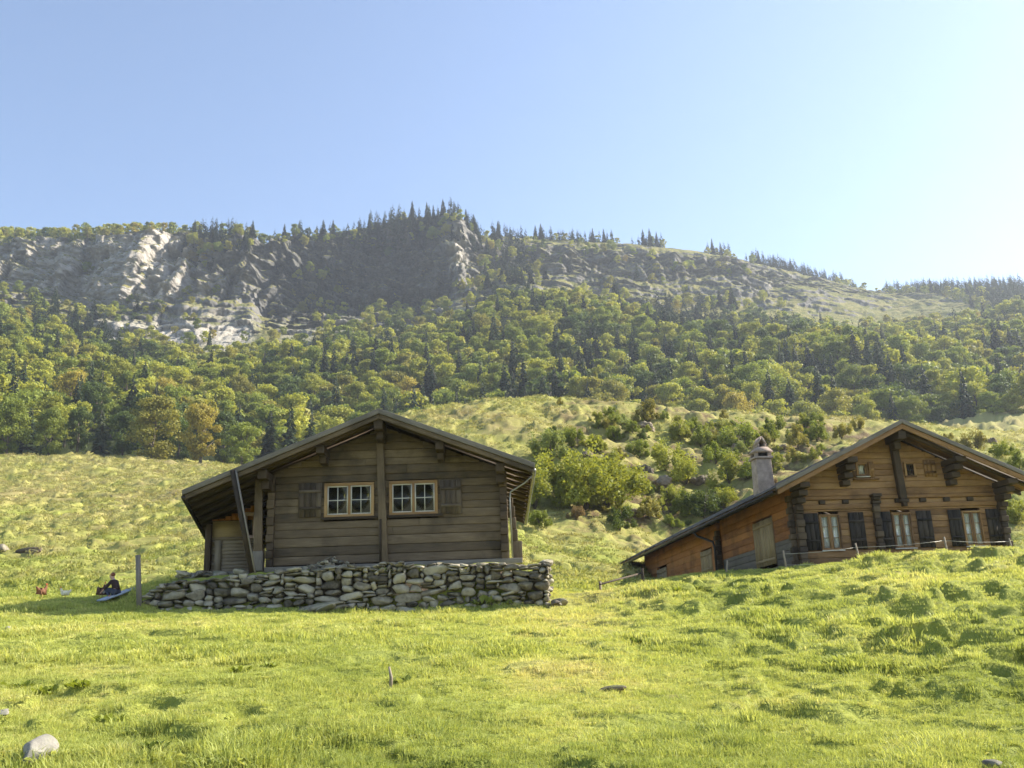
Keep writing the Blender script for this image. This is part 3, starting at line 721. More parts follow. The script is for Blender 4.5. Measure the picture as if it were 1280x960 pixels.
for i, t in enumerate(allt):
    x, y, z, h, conf, px, py, TT, kd = t
    if rank[i] == 0 and i % 3: continue
    col, kn = crown_color(conf, x, y, z, crng, kd if not conf else None)
    if kd == 'grey': col = np.array([.075, .09, .045])
    if i in ind:
        name = 'spruce_tree' if conf else 'broadleaf_tree'
        fi = i-len(trees)
        size = 'tall' if h > (14.5 if conf else 11.5) else 'small' if h < (9 if conf else 7.5) else 'mid-sized'
        if fi >= 0: lab = FRL[fi]
        else: lab = f"{size} {'dark' if conf else CNAME[kn]} {'spruce' if conf else 'leafy tree'}, {where(px, py, TT)}"
        lab = ' '.join(lab.split()[:16])
        r_ = empty(name, (x, y, z), crng.uniform(0, 6.28), lab, 'tree', 'spruces of the wooded mountainside' if conf else 'broadleaf trees of the wooded mountainside')
        src = SPR[crng.integers(4)] if conf else (BROADN[crng.integers(3)] if (fi >= 0 or rank[i] > 130) else BROAD[crng.integers(5)])
        wx = h*crng.uniform(.85, 1.15)*(1.0 if conf else 1.0)
        cr = link('crown', src[0], r_); cr.scale = (wx, wx*crng.uniform(.9, 1.1), h); cr.color = (*col, 1)
        tk = link('trunk', src[1], r_); tk.scale = (h, h, h)
    else:
        V, tt = (LOWS[crng.integers(2)] if conf else LOWB[crng.integers(3)])
        a = crng.uniform(0, 6.28); ca, sa = math.cos(a), math.sin(a)
        W_ = np.stack([(V[:, 0]*ca-V[:, 1]*sa)*h+x, (V[:, 0]*sa+V[:, 1]*ca)*h+y, V[:, 2]*h+z], 1)
        SV[conf].append(W_); ST[conf].append(tt); SCc[conf].append(np.tile(col, (len(V), 1)))
for c, nm, mt in ((0, 'far_broadleaf_wood', LEAFS), (1, 'far_spruce_wood', NEEDS)):
    if SV[c]:
        me = tri_mesh(nm, np.concatenate(SV[c]), np.concatenate(ST[c]), np.concatenate(SCc[c])); me.materials.append(mt)
        tag(link(nm, me), 'mass of smaller ' + ('leafy trees' if c == 0 else 'dark spruces') + ' filling the far wooded slope', 'wood', kind='stuff')


EXPO = 1.36
MT['shutA'] = wood('faded_shutter_wood', (.035,.024,.015), (.105,.075,.05), (.19,.145,.10), .3)
# ------------------------------------------------------------------ stones
def _stone_base():
    bm = bmesh.new(); bmesh.ops.create_cube(bm, size=2); bmesh.ops.subdivide_edges(bm, edges=bm.edges[:], cuts=3, use_grid_fill=True)
    V = np.array([v.co[:] for v in bm.verts]); Fc = [[v.index for v in f.verts] for f in bm.faces]; bm.free()
    return V, Fc
SB_V, SB_F = _stone_base()
class Stones:
    def __init__(s): s.V = []; s.F = []; s.t = []; s.n = 0
    def add(s, c, half, rot=(0,0,0), p=4.0, rough=.12, seed=None, tint=None, freq=1.3):
        seed = random.uniform(0, 900) if seed is None else seed
        V = SB_V.copy(); r = (np.abs(V)**p).sum(1)**(1/p); V = V/r[:, None]
        n1 = vn(V[:, 0]*freq+seed, V[:, 1]*freq, V[:, 2]*freq+seed*.3); n2 = vn(V[:, 0]*3.1+seed, V[:, 1]*3.1+5, V[:, 2]*3.1)
        V = V*(1+rough*n1+rough*.45*n2)[:, None]*np.array(half)
        if rough >= .12:      # chipped flat faces
            rl = random.Random(int(seed*1000)); hv = np.array(half)
            for _ in range(12):
                nv = np.array([rl.gauss(0, 1) for _ in range(3)]); nv /= np.linalg.norm(nv); U = V/hv; dd = (U@nv)-rl.uniform(.60, .92); V = V-(np.maximum(dd, 0)[:, None]*nv)*hv
        Mx = np.array(Matrix.Rotation(rot[2], 3, 'Z') @ Matrix.Rotation(rot[1], 3, 'Y') @ Matrix.Rotation(rot[0], 3, 'X'))
        V = V@Mx.T+np.array(c); s.V.append(V); s.F += [[i+s.n for i in f] for f in SB_F]; s.n += len(V)
        s.t += [random.random() if tint is None else tint]*len(V)
    def build(s, name, mat, parent=None, smooth=True):
        V = np.concatenate(s.V); me = mesh_np(name, V, [i for f in s.F for i in f], [len(f) for f in s.F], {'tint': np.array(s.t)}, smooth)
        return link(name, me, parent, [mat])

# ------------------------------------------------------------------ log walls
def spans(x0, x1, holes):
    out = [(x0, x1)]
    for a, b in holes:
        nx = []
        for p, q in out:
            if b <= p or a >= q: nx.append((p, q)); continue
            if a > p: nx.append((p, a))
            if b < q: nx.append((b, q))
        out = nx
    return [s for s in out if s[1]-s[0] > .02]
def log_wall(mb, x0, x1, z0, ztop, step, holes=(), y=0.0, thick=.14, rnd=None, axis='x', flip=1, tb=(.25, .75), gap=.006):
    """courses of squared logs along x (or y when axis='y'); ztop(x) clips them under a roof"""
    rnd = rnd or random; z = z0
    while True:
        h = step*rnd.uniform(.86, 1.14); z1 = z+h
        # find the run where the course fits below the roof
        xs = np.linspace(x0, x1, 200); zt = np.array([ztop(v) for v in xs]); ok = zt > z+.03
        if not ok.any(): break
        a, b = xs[ok][0], xs[ok][-1]
        hs = [(p, q) for p, q, u, v in holes if min(v, z1)-max(u, z) > h*.45]
        for p, q in spans(a, b, hs):
            L_ = q-p; cuts = {p, q}; zl = z+h-.003
            if L_ > 4.2 and rnd.random() < .4: cuts.add(p+L_*rnd.uniform(.35, .65))
            fx = np.linspace(p, q, 161); fz = np.array([ztop(v) for v in fx])-zl
            for c_ in np.nonzero(fz[:-1]*fz[1:] < 0)[0]: cuts.add(float(fx[c_]-fz[c_]*(fx[c_+1]-fx[c_])/(fz[c_+1]-fz[c_])))
            if p < 0 < q and ztop(0) < zl: cuts.add(0.0)
            cuts = sorted(cuts); t = rnd.uniform(*tb); off = rnd.uniform(-.012, .012); sag = 0
            for k in range(len(cuts)-1):
                c0, c1 = cuts[k], cuts[k+1]
                za, zb = z+gap/2, z1-gap/2
                t0 = min(zb, ztop(c0)); t1 = min(zb, ztop(c1))
                if t0 <= za+.002 and t1 <= za+.002:
                    pass
                t0 = max(t0, za+.004); t1 = max(t1, za+.004)
                f0, f1 = y-.0+off, y+thick+off*.3
                if axis == 'x':
                    P = [(c0, f0, za+sag), (c1, f0, za-sag), (c1, f1, za), (c0, f1, za), (c0, f0+.006, t0+sag), (c1, f0+.006, t1-sag), (c1, f1, t1), (c0, f1, t0)]
                else:
                    P = [(f0*flip, c0, za+sag), (f0*flip, c1, za-sag), (f1*flip, c1, za), (f1*flip, c0, za), (f0*flip, c0, t0+sag), (f0*flip, c1, t1-sag), (f1*flip, c1, t1), (f1*flip, c0, t0)]
                mb.hexa(P, 0, t)
        z = z1
        if z > 12: break

def window(parent, x0, x1, z0, z1, y, sashes=2, cols=2, rows=2, fw_=.075, frame_m='honey', mun_m='white', proud=.04, curtains=None, sill=None, mun=.018):
    """frame > pane, muntins, sill ; y is the wall face, smaller y is outside"""
    f = MB(); yo = y-proud; yi = y+.10
    f.box((x0, yo, z0), (x1, yi, z0+fw_*.8)); f.box((x0, yo, z1-fw_), (x1, yi, z1))
    f.box((x0, yo-.004, z0+fw_*.8), (x0+fw_, yi, z1-fw_)); f.box((x1-fw_, yo-.004, z0+fw_*.8), (x1, yi, z1-fw_))
    sw = (x1-x0-2*fw_)/sashes
    for k in range(1, sashes):
        xm = x0+fw_+sw*k; f.box((xm-.032, yo+.012, z0+fw_*.8), (xm+.032, yi, z1-fw_))
    fr = f.build('window', MT[frame_m], parent, bevel=.006)
    m = MB(); g_ = MB(); zz0, zz1 = z0+fw_*.8, z1-fw_
    for k in range(sashes):
        a = x0+fw_+sw*k+(.032 if k else 0); b = x0+fw_+sw*(k+1)-(.032 if k < sashes-1 else 0)
        for (p, q, r_, s_) in ((a, b, zz0, zz0+.03), (a, b, zz1-.03, zz1), (a, a+.03, zz0+.03, zz1-.03), (b-.03, b, zz0+.03, zz1-.03)):
            m.box((p, yo+.03, r_), (q, yo+.06, s_))
        for c in range(1, cols):
            xc = a+(b-a)*c/cols; m.box((xc-mun/2, yo+.034, zz0+.03), (xc+mun/2, yo+.057, zz1-.03))
        for r_ in range(1, rows):
            zc = zz0+(zz1-zz0)*r_/rows; m.box((a+.03, yo+.036, zc-mun/2), (b-.03, yo+.055, zc+mun/2))
        g_.box((a+.01, yo+.045, zz0+.01), (b-.01, yo+.048, zz1-.01))
    m.build('muntins', MT[mun_m], fr); g_.build('pane', MT['glass'], fr)
    bk = MB(); bk.box((x0+.01, yi+.28, z0+.01), (x1-.01, yi+.30, z1-.01)); bk.build('dark_backing', MT['dark'], fr)  # near-black panel stands in for the unlit room behind the pane
    if curtains:
        for (a, b, nar) in curtains:
            c = MB(); nseg = 16; P = []; zt = zz1-.01; zb = zz0+.04
            for k in range(nseg+1):
                u = k/nseg; x = a+(b-a)*u; yy = yo+.085+.016*math.sin(u*math.pi*7)
                P.append((x, yy, zt)); xb = a+(b-a)*u; xb = xb+(nar-xb)*.22; P.append((xb, yy, (zt+zb)/2+.0)); xb2 = a+(b-a)*u; P.append((xb2+(nar-xb2)*.12, yy, zb))
            fs = []
            for k in range(nseg):
                fs += [(k*3, k*3+3, k*3+4, k*3+1), (k*3+1, k*3+4, k*3+5, k*3+2)]
            c.poly(P, fs); c.build('curtain', MT['curtain'], fr, smooth=True)
    if sill:
        s_ = MB(); s_.box((x0-.03, yo-.05, z0-.035), (x1+.03, yo+.0, z0-.004)); s_.build('sill', MT[sill], fr)
    return fr
def shutter(parent, x0, x1, z0, z1, y, mat, n_=4, battens=2, rz=0, label=None):
    m = MB(); w_ = (x1-x0)/n_
    for k in range(n_): m.box((x0+w_*k+.003, y-.035, z0+random.uniform(0, .006)), (x0+w_*(k+1)-.003, y-.008, z1-random.uniform(0, .006)), 2)
    for b in range(battens):
        zc = z0+(z1-z0)*((b+.5)/battens if battens > 1 else .5); m.box((x0+.02, y-.06, zc-.035), (x1-.02, y-.034, zc+.035), 0)
    o = m.build('shutter', mat, parent)
    if label: o['label'] = label
    return o
def roof_plane(mb, P0, P1, P2, P3, th, mi=0, tint=.5):
    """slab from four top corners, thickness th straight down"""
    up = [Vector(p) for p in (P0, P1, P2, P3)]; dn = [p-Vector((0, 0, th)) for p in up]
    mb.hexa([dn[0], dn[1], dn[2], dn[3], up[0], up[1], up[2], up[3]], 1, tint, mi)
def shingled(mb, P0, P1, P2, P3, rows, th=.028, mi=0, base=0.0):
    """P0 (eave front) P1 (ridge front) P2 (ridge back) P3 (eave back); overlapping courses of split shingles"""
    P0, P1, P2, P3 = map(Vector, (P0, P1, P2, P3)); up = Vector((0, 0, 1))
    for r_ in range(rows):
        a, b = r_/rows, min(1, (r_+1.25)/rows)
        A, B = P0.lerp(P1, a), P0.lerp(P1, b); D, C = P3.lerp(P2, a), P3.lerp(P2, b)
        nl = max(1, int((D-A).length/.9))
        for k in range(nl):
            u0, u1 = k/nl, (k+1)/nl-.002
            a0, a1, b0, b1 = A.lerp(D, u0), A.lerp(D, u1), B.lerp(C, u0), B.lerp(C, u1)
            j = random.uniform(0, .008); lo = up*(base+.022+j); hi = up*(base+.004)
            t = up*th
            mb.hexa([a0+lo, b0+hi, b1+hi, a1+lo, a0+lo+t, b0+hi+t, b1+hi+t, a1+lo+t], 0, None, mi)

# ================================================================== left cabin
A = empty('log_cabin', HA['o'], HA['yaw'], 'weathered log cabin above the dry stone wall, two small windows and a porch', 'cabin')
h_, s_ = 3.60, .395; WL, WR = -2.82, 3.11; EL, ER = -4.74, 3.80; Y0 = -.95; YB = 9.2
def roofA(x): return h_-s_*abs(x)-.17
rA = random.Random(5)
w1 = (-1.485, -.235, 1.15, 2.01); w2 = (.14, 1.36, 1.15, 2.01)
mb = MB(); log_wall(mb, WL, WR, 0, roofA, .205, [w1, w2], 0, .15, rA); mb.build('front_wall', MT['woodA'], A, bevel=.012)
mb = MB(); log_wall(mb, .14, YB-.6, 0, lambda y: roofA(3.1)-.02, .205, [], -WR, .15, rA, 'y', -1); mb.build('side_wall', MT['woodA'], A, bevel=.012)
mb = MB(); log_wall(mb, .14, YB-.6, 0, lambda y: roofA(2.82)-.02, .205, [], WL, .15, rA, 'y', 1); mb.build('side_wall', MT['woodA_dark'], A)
mb = MB(); log_wall(mb, WL+.02, WR-.02, 0, roofA, .22, [], YB-.75, .15, rA); mb.build('back_wall', MT['woodA'], A)
# log-end columns at the corners, the notched ends stick out a little
for xc, wd_ in ((WL+.02, .17), (WR-.10, .17)):
    m = MB(); z = -.03; k = 0
    while z < roofA(xc)-.18:
        hh = .2*rA.uniform(.9, 1.1); m.box((xc-wd_/2-.01*(k % 2), -.10-.05*(k % 2)+rA.uniform(-.01, .01), z), (xc+wd_/2, -.005, z+hh-.012), 1); z += hh; k += 1
    m.build('log_ends', MT['woodA_dark'], A, bevel=.008)
m = MB(); m.hexa([(-.09, -.13, -.04), (.12, -.13, -.04), (.12, -.008, -.04), (-.09, -.008, -.04), (-.17, -.13, 2.98), (.01, -.13, 2.98), (.01, -.008, 2.98), (-.17, -.008, 2.98)], 2, .62)
m.build('centre_post', MT['woodA'], A, bevel=.01)
m = MB(); m.box((-.085, -.15, .0), (-.03, -.132, 1.05), 2, .1); m.build('post_batten', MT['woodA_dark'], A)
m = MB(); m.box((WL-.1, -.11, -.16), (.1, .2, -.035), 0, .6); m.box((.12, -.10, -.15), (WR+.32, .2, -.02), 0, .7); m.build('sill_beam', MT['grey'], A, bevel=.01)
window(A, *w1[:2], *w1[2:], 0, frame_m='honey'); window(A, *w2[:2], *w2[2:], 0, frame_m='honey')
shutter(A, -2.13, -1.55, 1.17, 2.03, -.004, MT['shutA']); shutter(A, 1.42, 1.96, 1.13, 1.99, -.004, MT['shutA'])
m = MB(); m.box((-1.56, -.07, 1.08), (-.15, -.02, 1.14), 0, .2); m.box((.08, -.07, 1.08), (1.5, -.02, 1.14), 0, .2); m.build('window_ledge', MT['woodA_dark'], A)
# roof: planked deck on rafters, shingles, barge boards
skew = -1.9
eL0 = (EL, Y0, h_-s_*-EL); eL3 = (EL+skew, YB, h_-s_*-(EL+skew)); r1 = (0, Y0, h_); r2 = (0, YB, h_); eR0 = (ER, Y0, h_-s_*ER); eR3 = (ER, YB, h_-s_*ER)
m = MB()
for k in range(26):    # deck boards run from eave to ridge
    a, b = k/26, (k+1)/26-.002
    P = lambda p, q, u: Vector(p).lerp(Vector(q), u)-Vector((0, 0, .005))
    l0, l1, q0, q1 = P(eL0, eL3, a), P(eL0, eL3, b), P(r1, r2, a), P(r1, r2, b); t_ = Vector((0, 0, .03))
    m.hexa([l0-t_, q0-t_, q1-t_, l1-t_, l0, q0, q1, l1], 0)
    l0, l1 = P(eR0, eR3, a), P(eR0, eR3, b); m.hexa([q0-t_, l0-t_, l1-t_, q1-t_, q0, l0, l1, q1], 0)
roof = m.build('roof', MT['woodA'], A)
m = MB(); shingled(m, eL0, r1, r2, eL3, 20, .03); shingled(m, eR0, r1, r2, eR3, 17, .03); m.build('shingles', MT['shingle'], roof)
m = MB()
def slope_bar(m, x0, x1, y, w_, drop, hh, tint=None, hgt=h_, s=s_):
    z0, z1 = hgt-s*abs(x0)-drop, hgt-s*abs(x1)-drop
    m.hexa([(x0, y, z0-hh), (x1, y, z1-hh), (x1, y+w_, z1-hh), (x0, y+w_, z0-hh), (x0, y, z0), (x1, y, z1), (x1, y+w_, z1), (x0, y+w_, z0)], 0, tint)
slope_bar(m, EL, 0, Y0-.035, .04, -.075, .13, .35); slope_bar(m, 0, ER, Y0-.035, .04, -.075, .13, .4); m.build('barge_board', MT['grey'], roof, bevel=.006)
m = MB(); slope_bar(m, EL+.05, 0, Y0+.01, .05, .06, .12, .5); slope_bar(m, 0, ER-.05, Y0+.01, .05, .06, .12, .6); m.build('fascia', MT['woodA'], roof, bevel=.006)
m = MB()
for y in np.arange(-.55, YB, .78):
    u = (y-Y0)/(YB-Y0); slope_bar(m, EL+skew*u+.05, -.02, y, .10, .037, .12); slope_bar(m, .02, ER-.05, y, .10, .037, .12)
m.build('rafters', MT['woodA_dark'], roof)
m = MB(); m.box((-.14, -.88, h_-.42), (.08, .0, h_-.18), 1, .2); m.box((-.12, -.55, h_-.62), (.06, .0, h_-.43), 1, .2); m.build('ridge_purlin', MT['woodA_dark'], roof, bevel=.01)
for xc in (-1.47, 1.47):
    m = MB(); z = roofA(xc); m.box((xc-.10, -.80, z-.22), (xc+.10, 0, z-.02), 1, .2); m.box((xc-.08, -.42, z-.40), (xc+.08, 0, z-.225), 1, .3); m.build('purlin', MT['woodA_dark'], roof, bevel=.01)
for xc in (-2.88, 2.95):
    m = MB(); z = roofA(xc); m.box((xc-.11, -.78, z-.24), (xc+.11, 0, z-.03), 1, .3); m.box((xc-.10, -.45, z-.45), (xc+.10, 0, z-.245), 1, .2); m.build('purlin', MT['woodA_dark'], roof, bevel=.01)
m = MB(); m.tube([(EL+.03, Y0, eL0[2]-.10), (EL+skew+.03, YB, eL3[2]-.10)], .055, 8, .3); m.build('gutter', MT['dmetal'], roof)
m = MB(); m.tube([(ER-.02, Y0+.1, eR0[2]-.08), (ER-.02, YB, eR3[2]-.10)], .055, 8, .3)
m.tube([(ER-.05, -.35, eR0[2]-.12), (ER-.25, -.3, eR0[2]-.30), (3.2, -.12, 1.62), (3.17, -.1, 1.45), (3.19, -.1, .0)], .022, 8, .5); m.build('downpipe', MT['metal'], A)
m = MB()
z = -.05
for k, (zz, x1, tt) in enumerate(((.42, 3.44, .8), (.72, 3.34, .5), (1.02, 3.31, .6), (1.30, 3.29, .55), (1.52, 3.25, .7))):
    m.box((3.21, .05+.01*k, z), (x1, .35, zz-.015), 2, tt); z = zz
m.build('corner_cladding', MT['woodA'], A, bevel=.01)
# porch on the left: posts, board room set back, dark doorway
m = MB(); m.hexa([(-3.19, -.12, .36), (-2.98, -.12, .36), (-2.98, .02, .36), (-3.19, .02, .36), (-3.22, -.12, 2.14), (-3.04, -.12, 2.14), (-3.04, .02, 2.14), (-3.22, .02, 2.14)], 2, .7)
m.build('porch_post', MT['woodA'], A, bevel=.01)
m = MB(); m.box((-3.24, -.18, -.12), (-2.95, .06, .36), 2, .5); m.build('post_base', MT['grey'], A, bevel=.015)
ty = 2.5
tb_ = lambda x: h_-s_*abs(x)-.17
m = MB()
x = -5.02
while x < -3.78:
    wd_ = rA.uniform(.15, .2); x1 = min(x+wd_, -3.76); m.box((x, ty, 1.52), (x1-.006, ty+.03, tb_(x1)-.02 if tb_(x1) > 1.56 else 1.56), 2, rA.uniform(.5, .9)); x += wd_
m.build('porch_gable_boards', MT['orange'], A)
m = MB(); m.box((-5.0, ty-.01, 1.06), (-4.16, ty+.03, 1.50), 0, .6); m.build('porch_panel', MT['pale'], A)
m = MB(); z = .02
while z < 1.0: m.box((-5.0, ty-.01+rA.uniform(-.01, .01), z), (-3.76, ty+.03, z+.088), 0, rA.uniform(.3, .8)); z += .095
m.box((-5.0, ty-.04, .99), (-3.76, ty+.03, 1.055), 0, .3); m.build('porch_slats', MT['woodA_light'], A)
m = MB(); m.box((-4.90, ty-.035, .1), (-4.72, ty-.012, .98), 2, .9); m.build('porch_door_jamb', MT['woodA_light'], A)
window(A, -4.15, -3.79, 1.0, 1.72, ty-.02, 1, 1, 1, .07, 'pink', 'pink')
m = MB(); m.box((-5.16, ty-.12, -.25), (-5.00, ty+.04, tb_(5.1)), 2, .4); m.box((-3.78, ty-.06, 0), (-3.66, ty+.04, tb_(3.7)-.02), 2, .2); m.build('porch_posts', MT['woodA_dark'], A, bevel=.01)
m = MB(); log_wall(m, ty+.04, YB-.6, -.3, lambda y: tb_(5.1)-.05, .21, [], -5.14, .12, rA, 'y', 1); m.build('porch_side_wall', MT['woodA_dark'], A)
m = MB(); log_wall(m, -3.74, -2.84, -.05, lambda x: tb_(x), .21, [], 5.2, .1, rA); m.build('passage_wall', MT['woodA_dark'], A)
m = MB(); m.box((-5.2, .7, -.18), (-2.85, 5.2, -.03), 0, .5); m.build('porch_floor', MT['grey'], A)
m = MB(); m.box((-5.62, 1.6, -.12), (-5.2, 3.6, .0), 1, .2); m.box((-5.56, 1.68, -.62), (-5.44, 1.82, -.12), 2, .2); m.box((-5.34, 1.7, -.62), (-5.22, 1.84, -.12), 2, .6)
o = m.build('wooden_bench', MT['woodA_dark'], None); o.location = A.location; o.rotation_euler = A.rotation_euler; tag(o, 'dark wooden bench against the left end of the weathered log cabin', 'bench')
# leaning pole from roof edge to the wall
m = MB(); m.beam(at(291, 588, 22.96), at(315, 716, 22.90), .125, .05, .1, up=(0, 1, 0)); o = m.build('leaning_board', MT['woodA_dark'])
m = MB(); m.beam(at(295, 588, 22.94), at(319, 716, 22.88), .03, .06, .8, up=(0, 1, 0)); m.build('edge_strip', MT['grey'], o)
tag(o, 'long dark board leaning from the log cabin roof edge to the stone wall', 'board')

# ------------------------------------------------------------------ dry stone wall below the cabin
def wallpack(st, x0, x1, ztop, zbot, y, cell=.068, depth=.32, rnd=random, yfun=None):
    nx = int((x1-x0)/cell); zmin = min(zbot(x0), zbot(x1), zbot((x0+x1)/2)); zmax = max(ztop(x0+(x1-x0)*k/40) for k in range(41)); nz_ = int((zmax-zmin)/cell)+1
    occ = np.zeros((nz_, nx), bool)
    for r_ in range(nz_):
        for c in range(nx):
            X_ = x0+(c+.5)*cell; Z_ = zmin+(r_+.5)*cell
            if Z_ > ztop(X_)+.03 or Z_ < zbot(X_)-.15: occ[r_, c] = True
    for r_ in range(nz_):
        c = 0
        while c < nx:
            if occ[r_, c]: c += 1; continue
            big = rnd.random()
            w_ = rnd.choice([2, 3, 4, 4, 5, 6]) if big < .75 else rnd.choice([5, 6, 7, 9]); hh = rnd.choice([1, 1, 2, 2, 2]) if big < .75 else rnd.choice([2, 3, 3])
            if w_ <= 3 and rnd.random() < .3: hh = 2
            while w_ > 1 and (c+w_ > nx or occ[r_, c:c+w_].any()): w_ -= 1
            while hh > 1 and (r_+hh > nz_ or occ[r_:r_+hh, c:c+w_].any()): hh -= 1
            occ[r_:r_+hh, c:c+w_] = True
            cx = x0+(c+w_/2)*cell; cz = zmin+(r_+hh/2)*cell; d = depth*rnd.uniform(.8, 1.1)
            yy = (yfun(cx) if yfun else y)
            st.add((cx+rnd.uniform(-.01, .01), yy+d/2+rnd.uniform(-.055, .03), cz+rnd.uniform(-.012, .012)), (w_*cell*.57, d/2, hh*cell*.60),
                   (rnd.uniform(-.12, .12), rnd.uniform(-.16, .16), rnd.uniform(-.2, .2)), p=rnd.uniform(2.3, 4.5), rough=.2, freq=rnd.uniform(.8, 1.5))
            c += w_
rs = random.Random(11)
WLc = lambda x: world(HA, x, -1.2)
def topz(x): return float(np.interp(x, [-5.45, -5.1, -4.6, -3.4, -2.2, -1.0, .3, 2.4, 4.05], [-.72, -.52, -.44, -.38, -.30, -.24, -.20, -.30, -.36]))+.03*math.sin(x*5)
_bx = np.linspace(-5.6, 4.2, 60); _bz = [gz(*world(HA, float(q), -1.4)[:2])-HA['o'][2]-.12 for q in _bx]
def botz(x): return float(np.interp(x, _bx, _bz))
wall = empty('dry_stone_wall', HA['o'], HA['yaw'], 'long dry stone retaining wall of flat grey field stones in front of the log cabin', 'stone wall')
st = Stones(); yf = lambda x: -1.28+.05*math.sin(x*1.3)+.10*sst(1.2, 4, x)*-1
wallpack(st, -5.45, 4.05, topz, botz, -1.28, rnd=rs, yfun=lambda x: float(yf(x)))
for k in range(26):    # right end return, lit by the sun
    z = -1.15+(k // 4)*.15; st.add((3.92+rs.uniform(-.03, .05), -1.1+(k % 4)*.22+rs.uniform(-.03, .03), z), (.17, .13, .085), (rs.uniform(-.1, .1), rs.uniform(-.1, .1), rs.uniform(-.3, .3)), rough=.14)
st.build('face_stones', MT['stone'], wall, smooth=False)
st = Stones()
x = -5.3
while x < 4.0:       # cap stones
    w_ = rs.uniform(.16, .36); yy = float(yf(x))
    for rw in range(2): st.add((x+w_/2, yy+.16+rw*.3+rs.uniform(-.04, .04), topz(x+w_/2)+rs.uniform(.0, .05)), (w_*.55, rs.uniform(.14, .2), rs.uniform(.035, .07)), (rs.uniform(-.12, .12), rs.uniform(-.12, .12), rs.uniform(-.4, .4)), rough=.15)
    x += w_*.95
st.build('cap_stones', MT['stone'], wall, smooth=False)
m = MB(); m.poly([(-5.3, -1.0, -1.5), (3.85, -1.0, -1.5), (3.85, -1.0, -.44), (1, -1.0, -.34), (-2.2, -1.0, -.42), (-5.3, -1.0, -.72), (-5.3, -.86, -1.5), (3.85, -.86, -1.5), (3.85, -.86, -.44), (1, -.86, -.34), (-2.2, -.86, -.42), (-5.3, -.86, -.72)],
     [(0,1,2,3,4,5), (11,10,9,8,7,6), (5,4,10,11), (4,3,9,10), (3,2,8,9), (2,1,7,8), (0,5,11,6)]); m.build('earth_core', MT['rock'], wall)
# rubble heap against the cabin
st = Stones()
for k in range(70):
    u = rs.uniform(0, 1); x = -2.4+u*2.0; hgt = .26*math.exp(-((x+1.15)/.55)**2)+.05; z = -.26+rs.uniform(0, 1)*hgt
    st.add((x, -.75+rs.uniform(-.25, .35), z), (rs.uniform(.05, .14), rs.uniform(.05, .12), rs.uniform(.03, .07)), (rs.uniform(-.5, .5), rs.uniform(-.5, .5), rs.uniform(0, 3)), rough=.16)
o = st.build('stone_heap', MT['stone']); o.location = HA['o']; o.rotation_euler.z = HA['yaw']; tag(o, 'small dark heap of loose stones on the wall top below the left cabin window', 'stone heap')
st = Stones()
for k in range(30):
    x = rs.uniform(-5.0, -3.3); st.add((x, .2+rs.uniform(-.5, .4), -.2+rs.uniform(0, .1)), (rs.uniform(.1, .22), rs.uniform(.1, .16), rs.uniform(.04, .08)), (rs.uniform(-.2, .2), rs.uniform(-.2, .2), rs.uniform(0, 3)), rough=.14)
o = st.build('porch_step_stones', MT['stone']); o.location = HA['o']; o.rotation_euler.z = HA['yaw']; tag(o, 'flat pale stones laid as a step in front of the cabin porch', 'stone step')
MT['shutB'] = wood('black_brown_shutter', (.012,.009,.006), (.034,.024,.015), (.07,.05,.033), .3)
# ================================================================== right chalet
B = empty('wooden_chalet', HB['o'], HB['yaw'], 'brown timber chalet on the right with three shuttered windows, long side wall and chimney', 'chalet')
rB = random.Random(9)
hB, sB = 4.12, .468; BL, BR = -3.206, 3.30; EBL, EBR = -4.07, 4.15; BY0 = -1.0; BYB = 25.8; WB = 21.0
def roofB(x): return hB-sB*abs(x)-.20
W3 = [(-2.50, -1.87), (-.25, .35), (1.95, 2.56)]; wz = (.50, 1.56)
uw1 = (-1.16, -.80, 2.68, 3.10); uw2 = (.36, .72, 2.62, 3.10)
mb = MB(); log_wall(mb, BL, BR, -.12, lambda x: min(roofB(x), 1.70), .20, [(a, b, *wz) for a, b in W3], 0, .15, rB); mb.build('front_wall', MT['woodB'], B, bevel=.012)
mb = MB(); log_wall(mb, BL, BR, 2.10, roofB, .19, [uw1, uw2], -.02, .15, rB, tb=(.5, .9)); mb.build('gable_wall', MT['woodB'], B, bevel=.012)
# floor beam band with joist ends
m = MB(); m.box((BL-.02, -.05, 1.705), (BR+.02, .15, 1.85), 0, .55); m.box((BL, .02, 1.855), (BR, .15, 1.985), 0, .9); m.box((BL-.02, -.06, 1.99), (BR+.02, .15, 2.095), 0, .5); m.build('floor_beam', MT['woodB'], B, bevel=.01)
for xj in (-2.35, -1.62, -.72, .02, .8, 1.55, 2.3):
    m = MB(); m.box((xj-.09, -.08, 1.86), (xj+.09, .02, 1.98), 1, .2); m.build('joist_end', MT['woodA_dark'], B, bevel=.008)
mb = MB(); log_wall(mb, BL+.01, BR-.01, -.1, roofB, .22, [], WB-.15, .15, rB); mb.build('back_wall', MT['woodB'], B)
mb = MB(); log_wall(mb, .16, WB-.16, -.3, lambda y: roofB(3.3), .2, [], -BR, .15, rB, 'y', -1); mb.build('right_side_wall', MT['woodB'], B)
eave_z = roofB(3.2)-.02
d1 = (1.95, 3.85, .32, 1.78); d2 = (8.95, 10.5, .62, 1.52); d3 = (16.4, 18.3, .55, 1.46)
mb = MB(); log_wall(mb, .16, 7.55, -.5, lambda y: .95, .19, [(d1[0], d1[1], d1[2], d1[3])], BL, .15, rB, 'y', 1, tb=(.1, .5)); mb.build('side_wall_logs', MT['grey'], B, bevel=.01)
mb = MB(); log_wall(mb, .16, 7.55, .95, lambda y: eave_z, .24, [(d1[0], d1[1], .9, d1[3])], BL-.012, .15, rB, 'y', 1); mb.build('side_wall_boards', MT['orange'], B, bevel=.006)
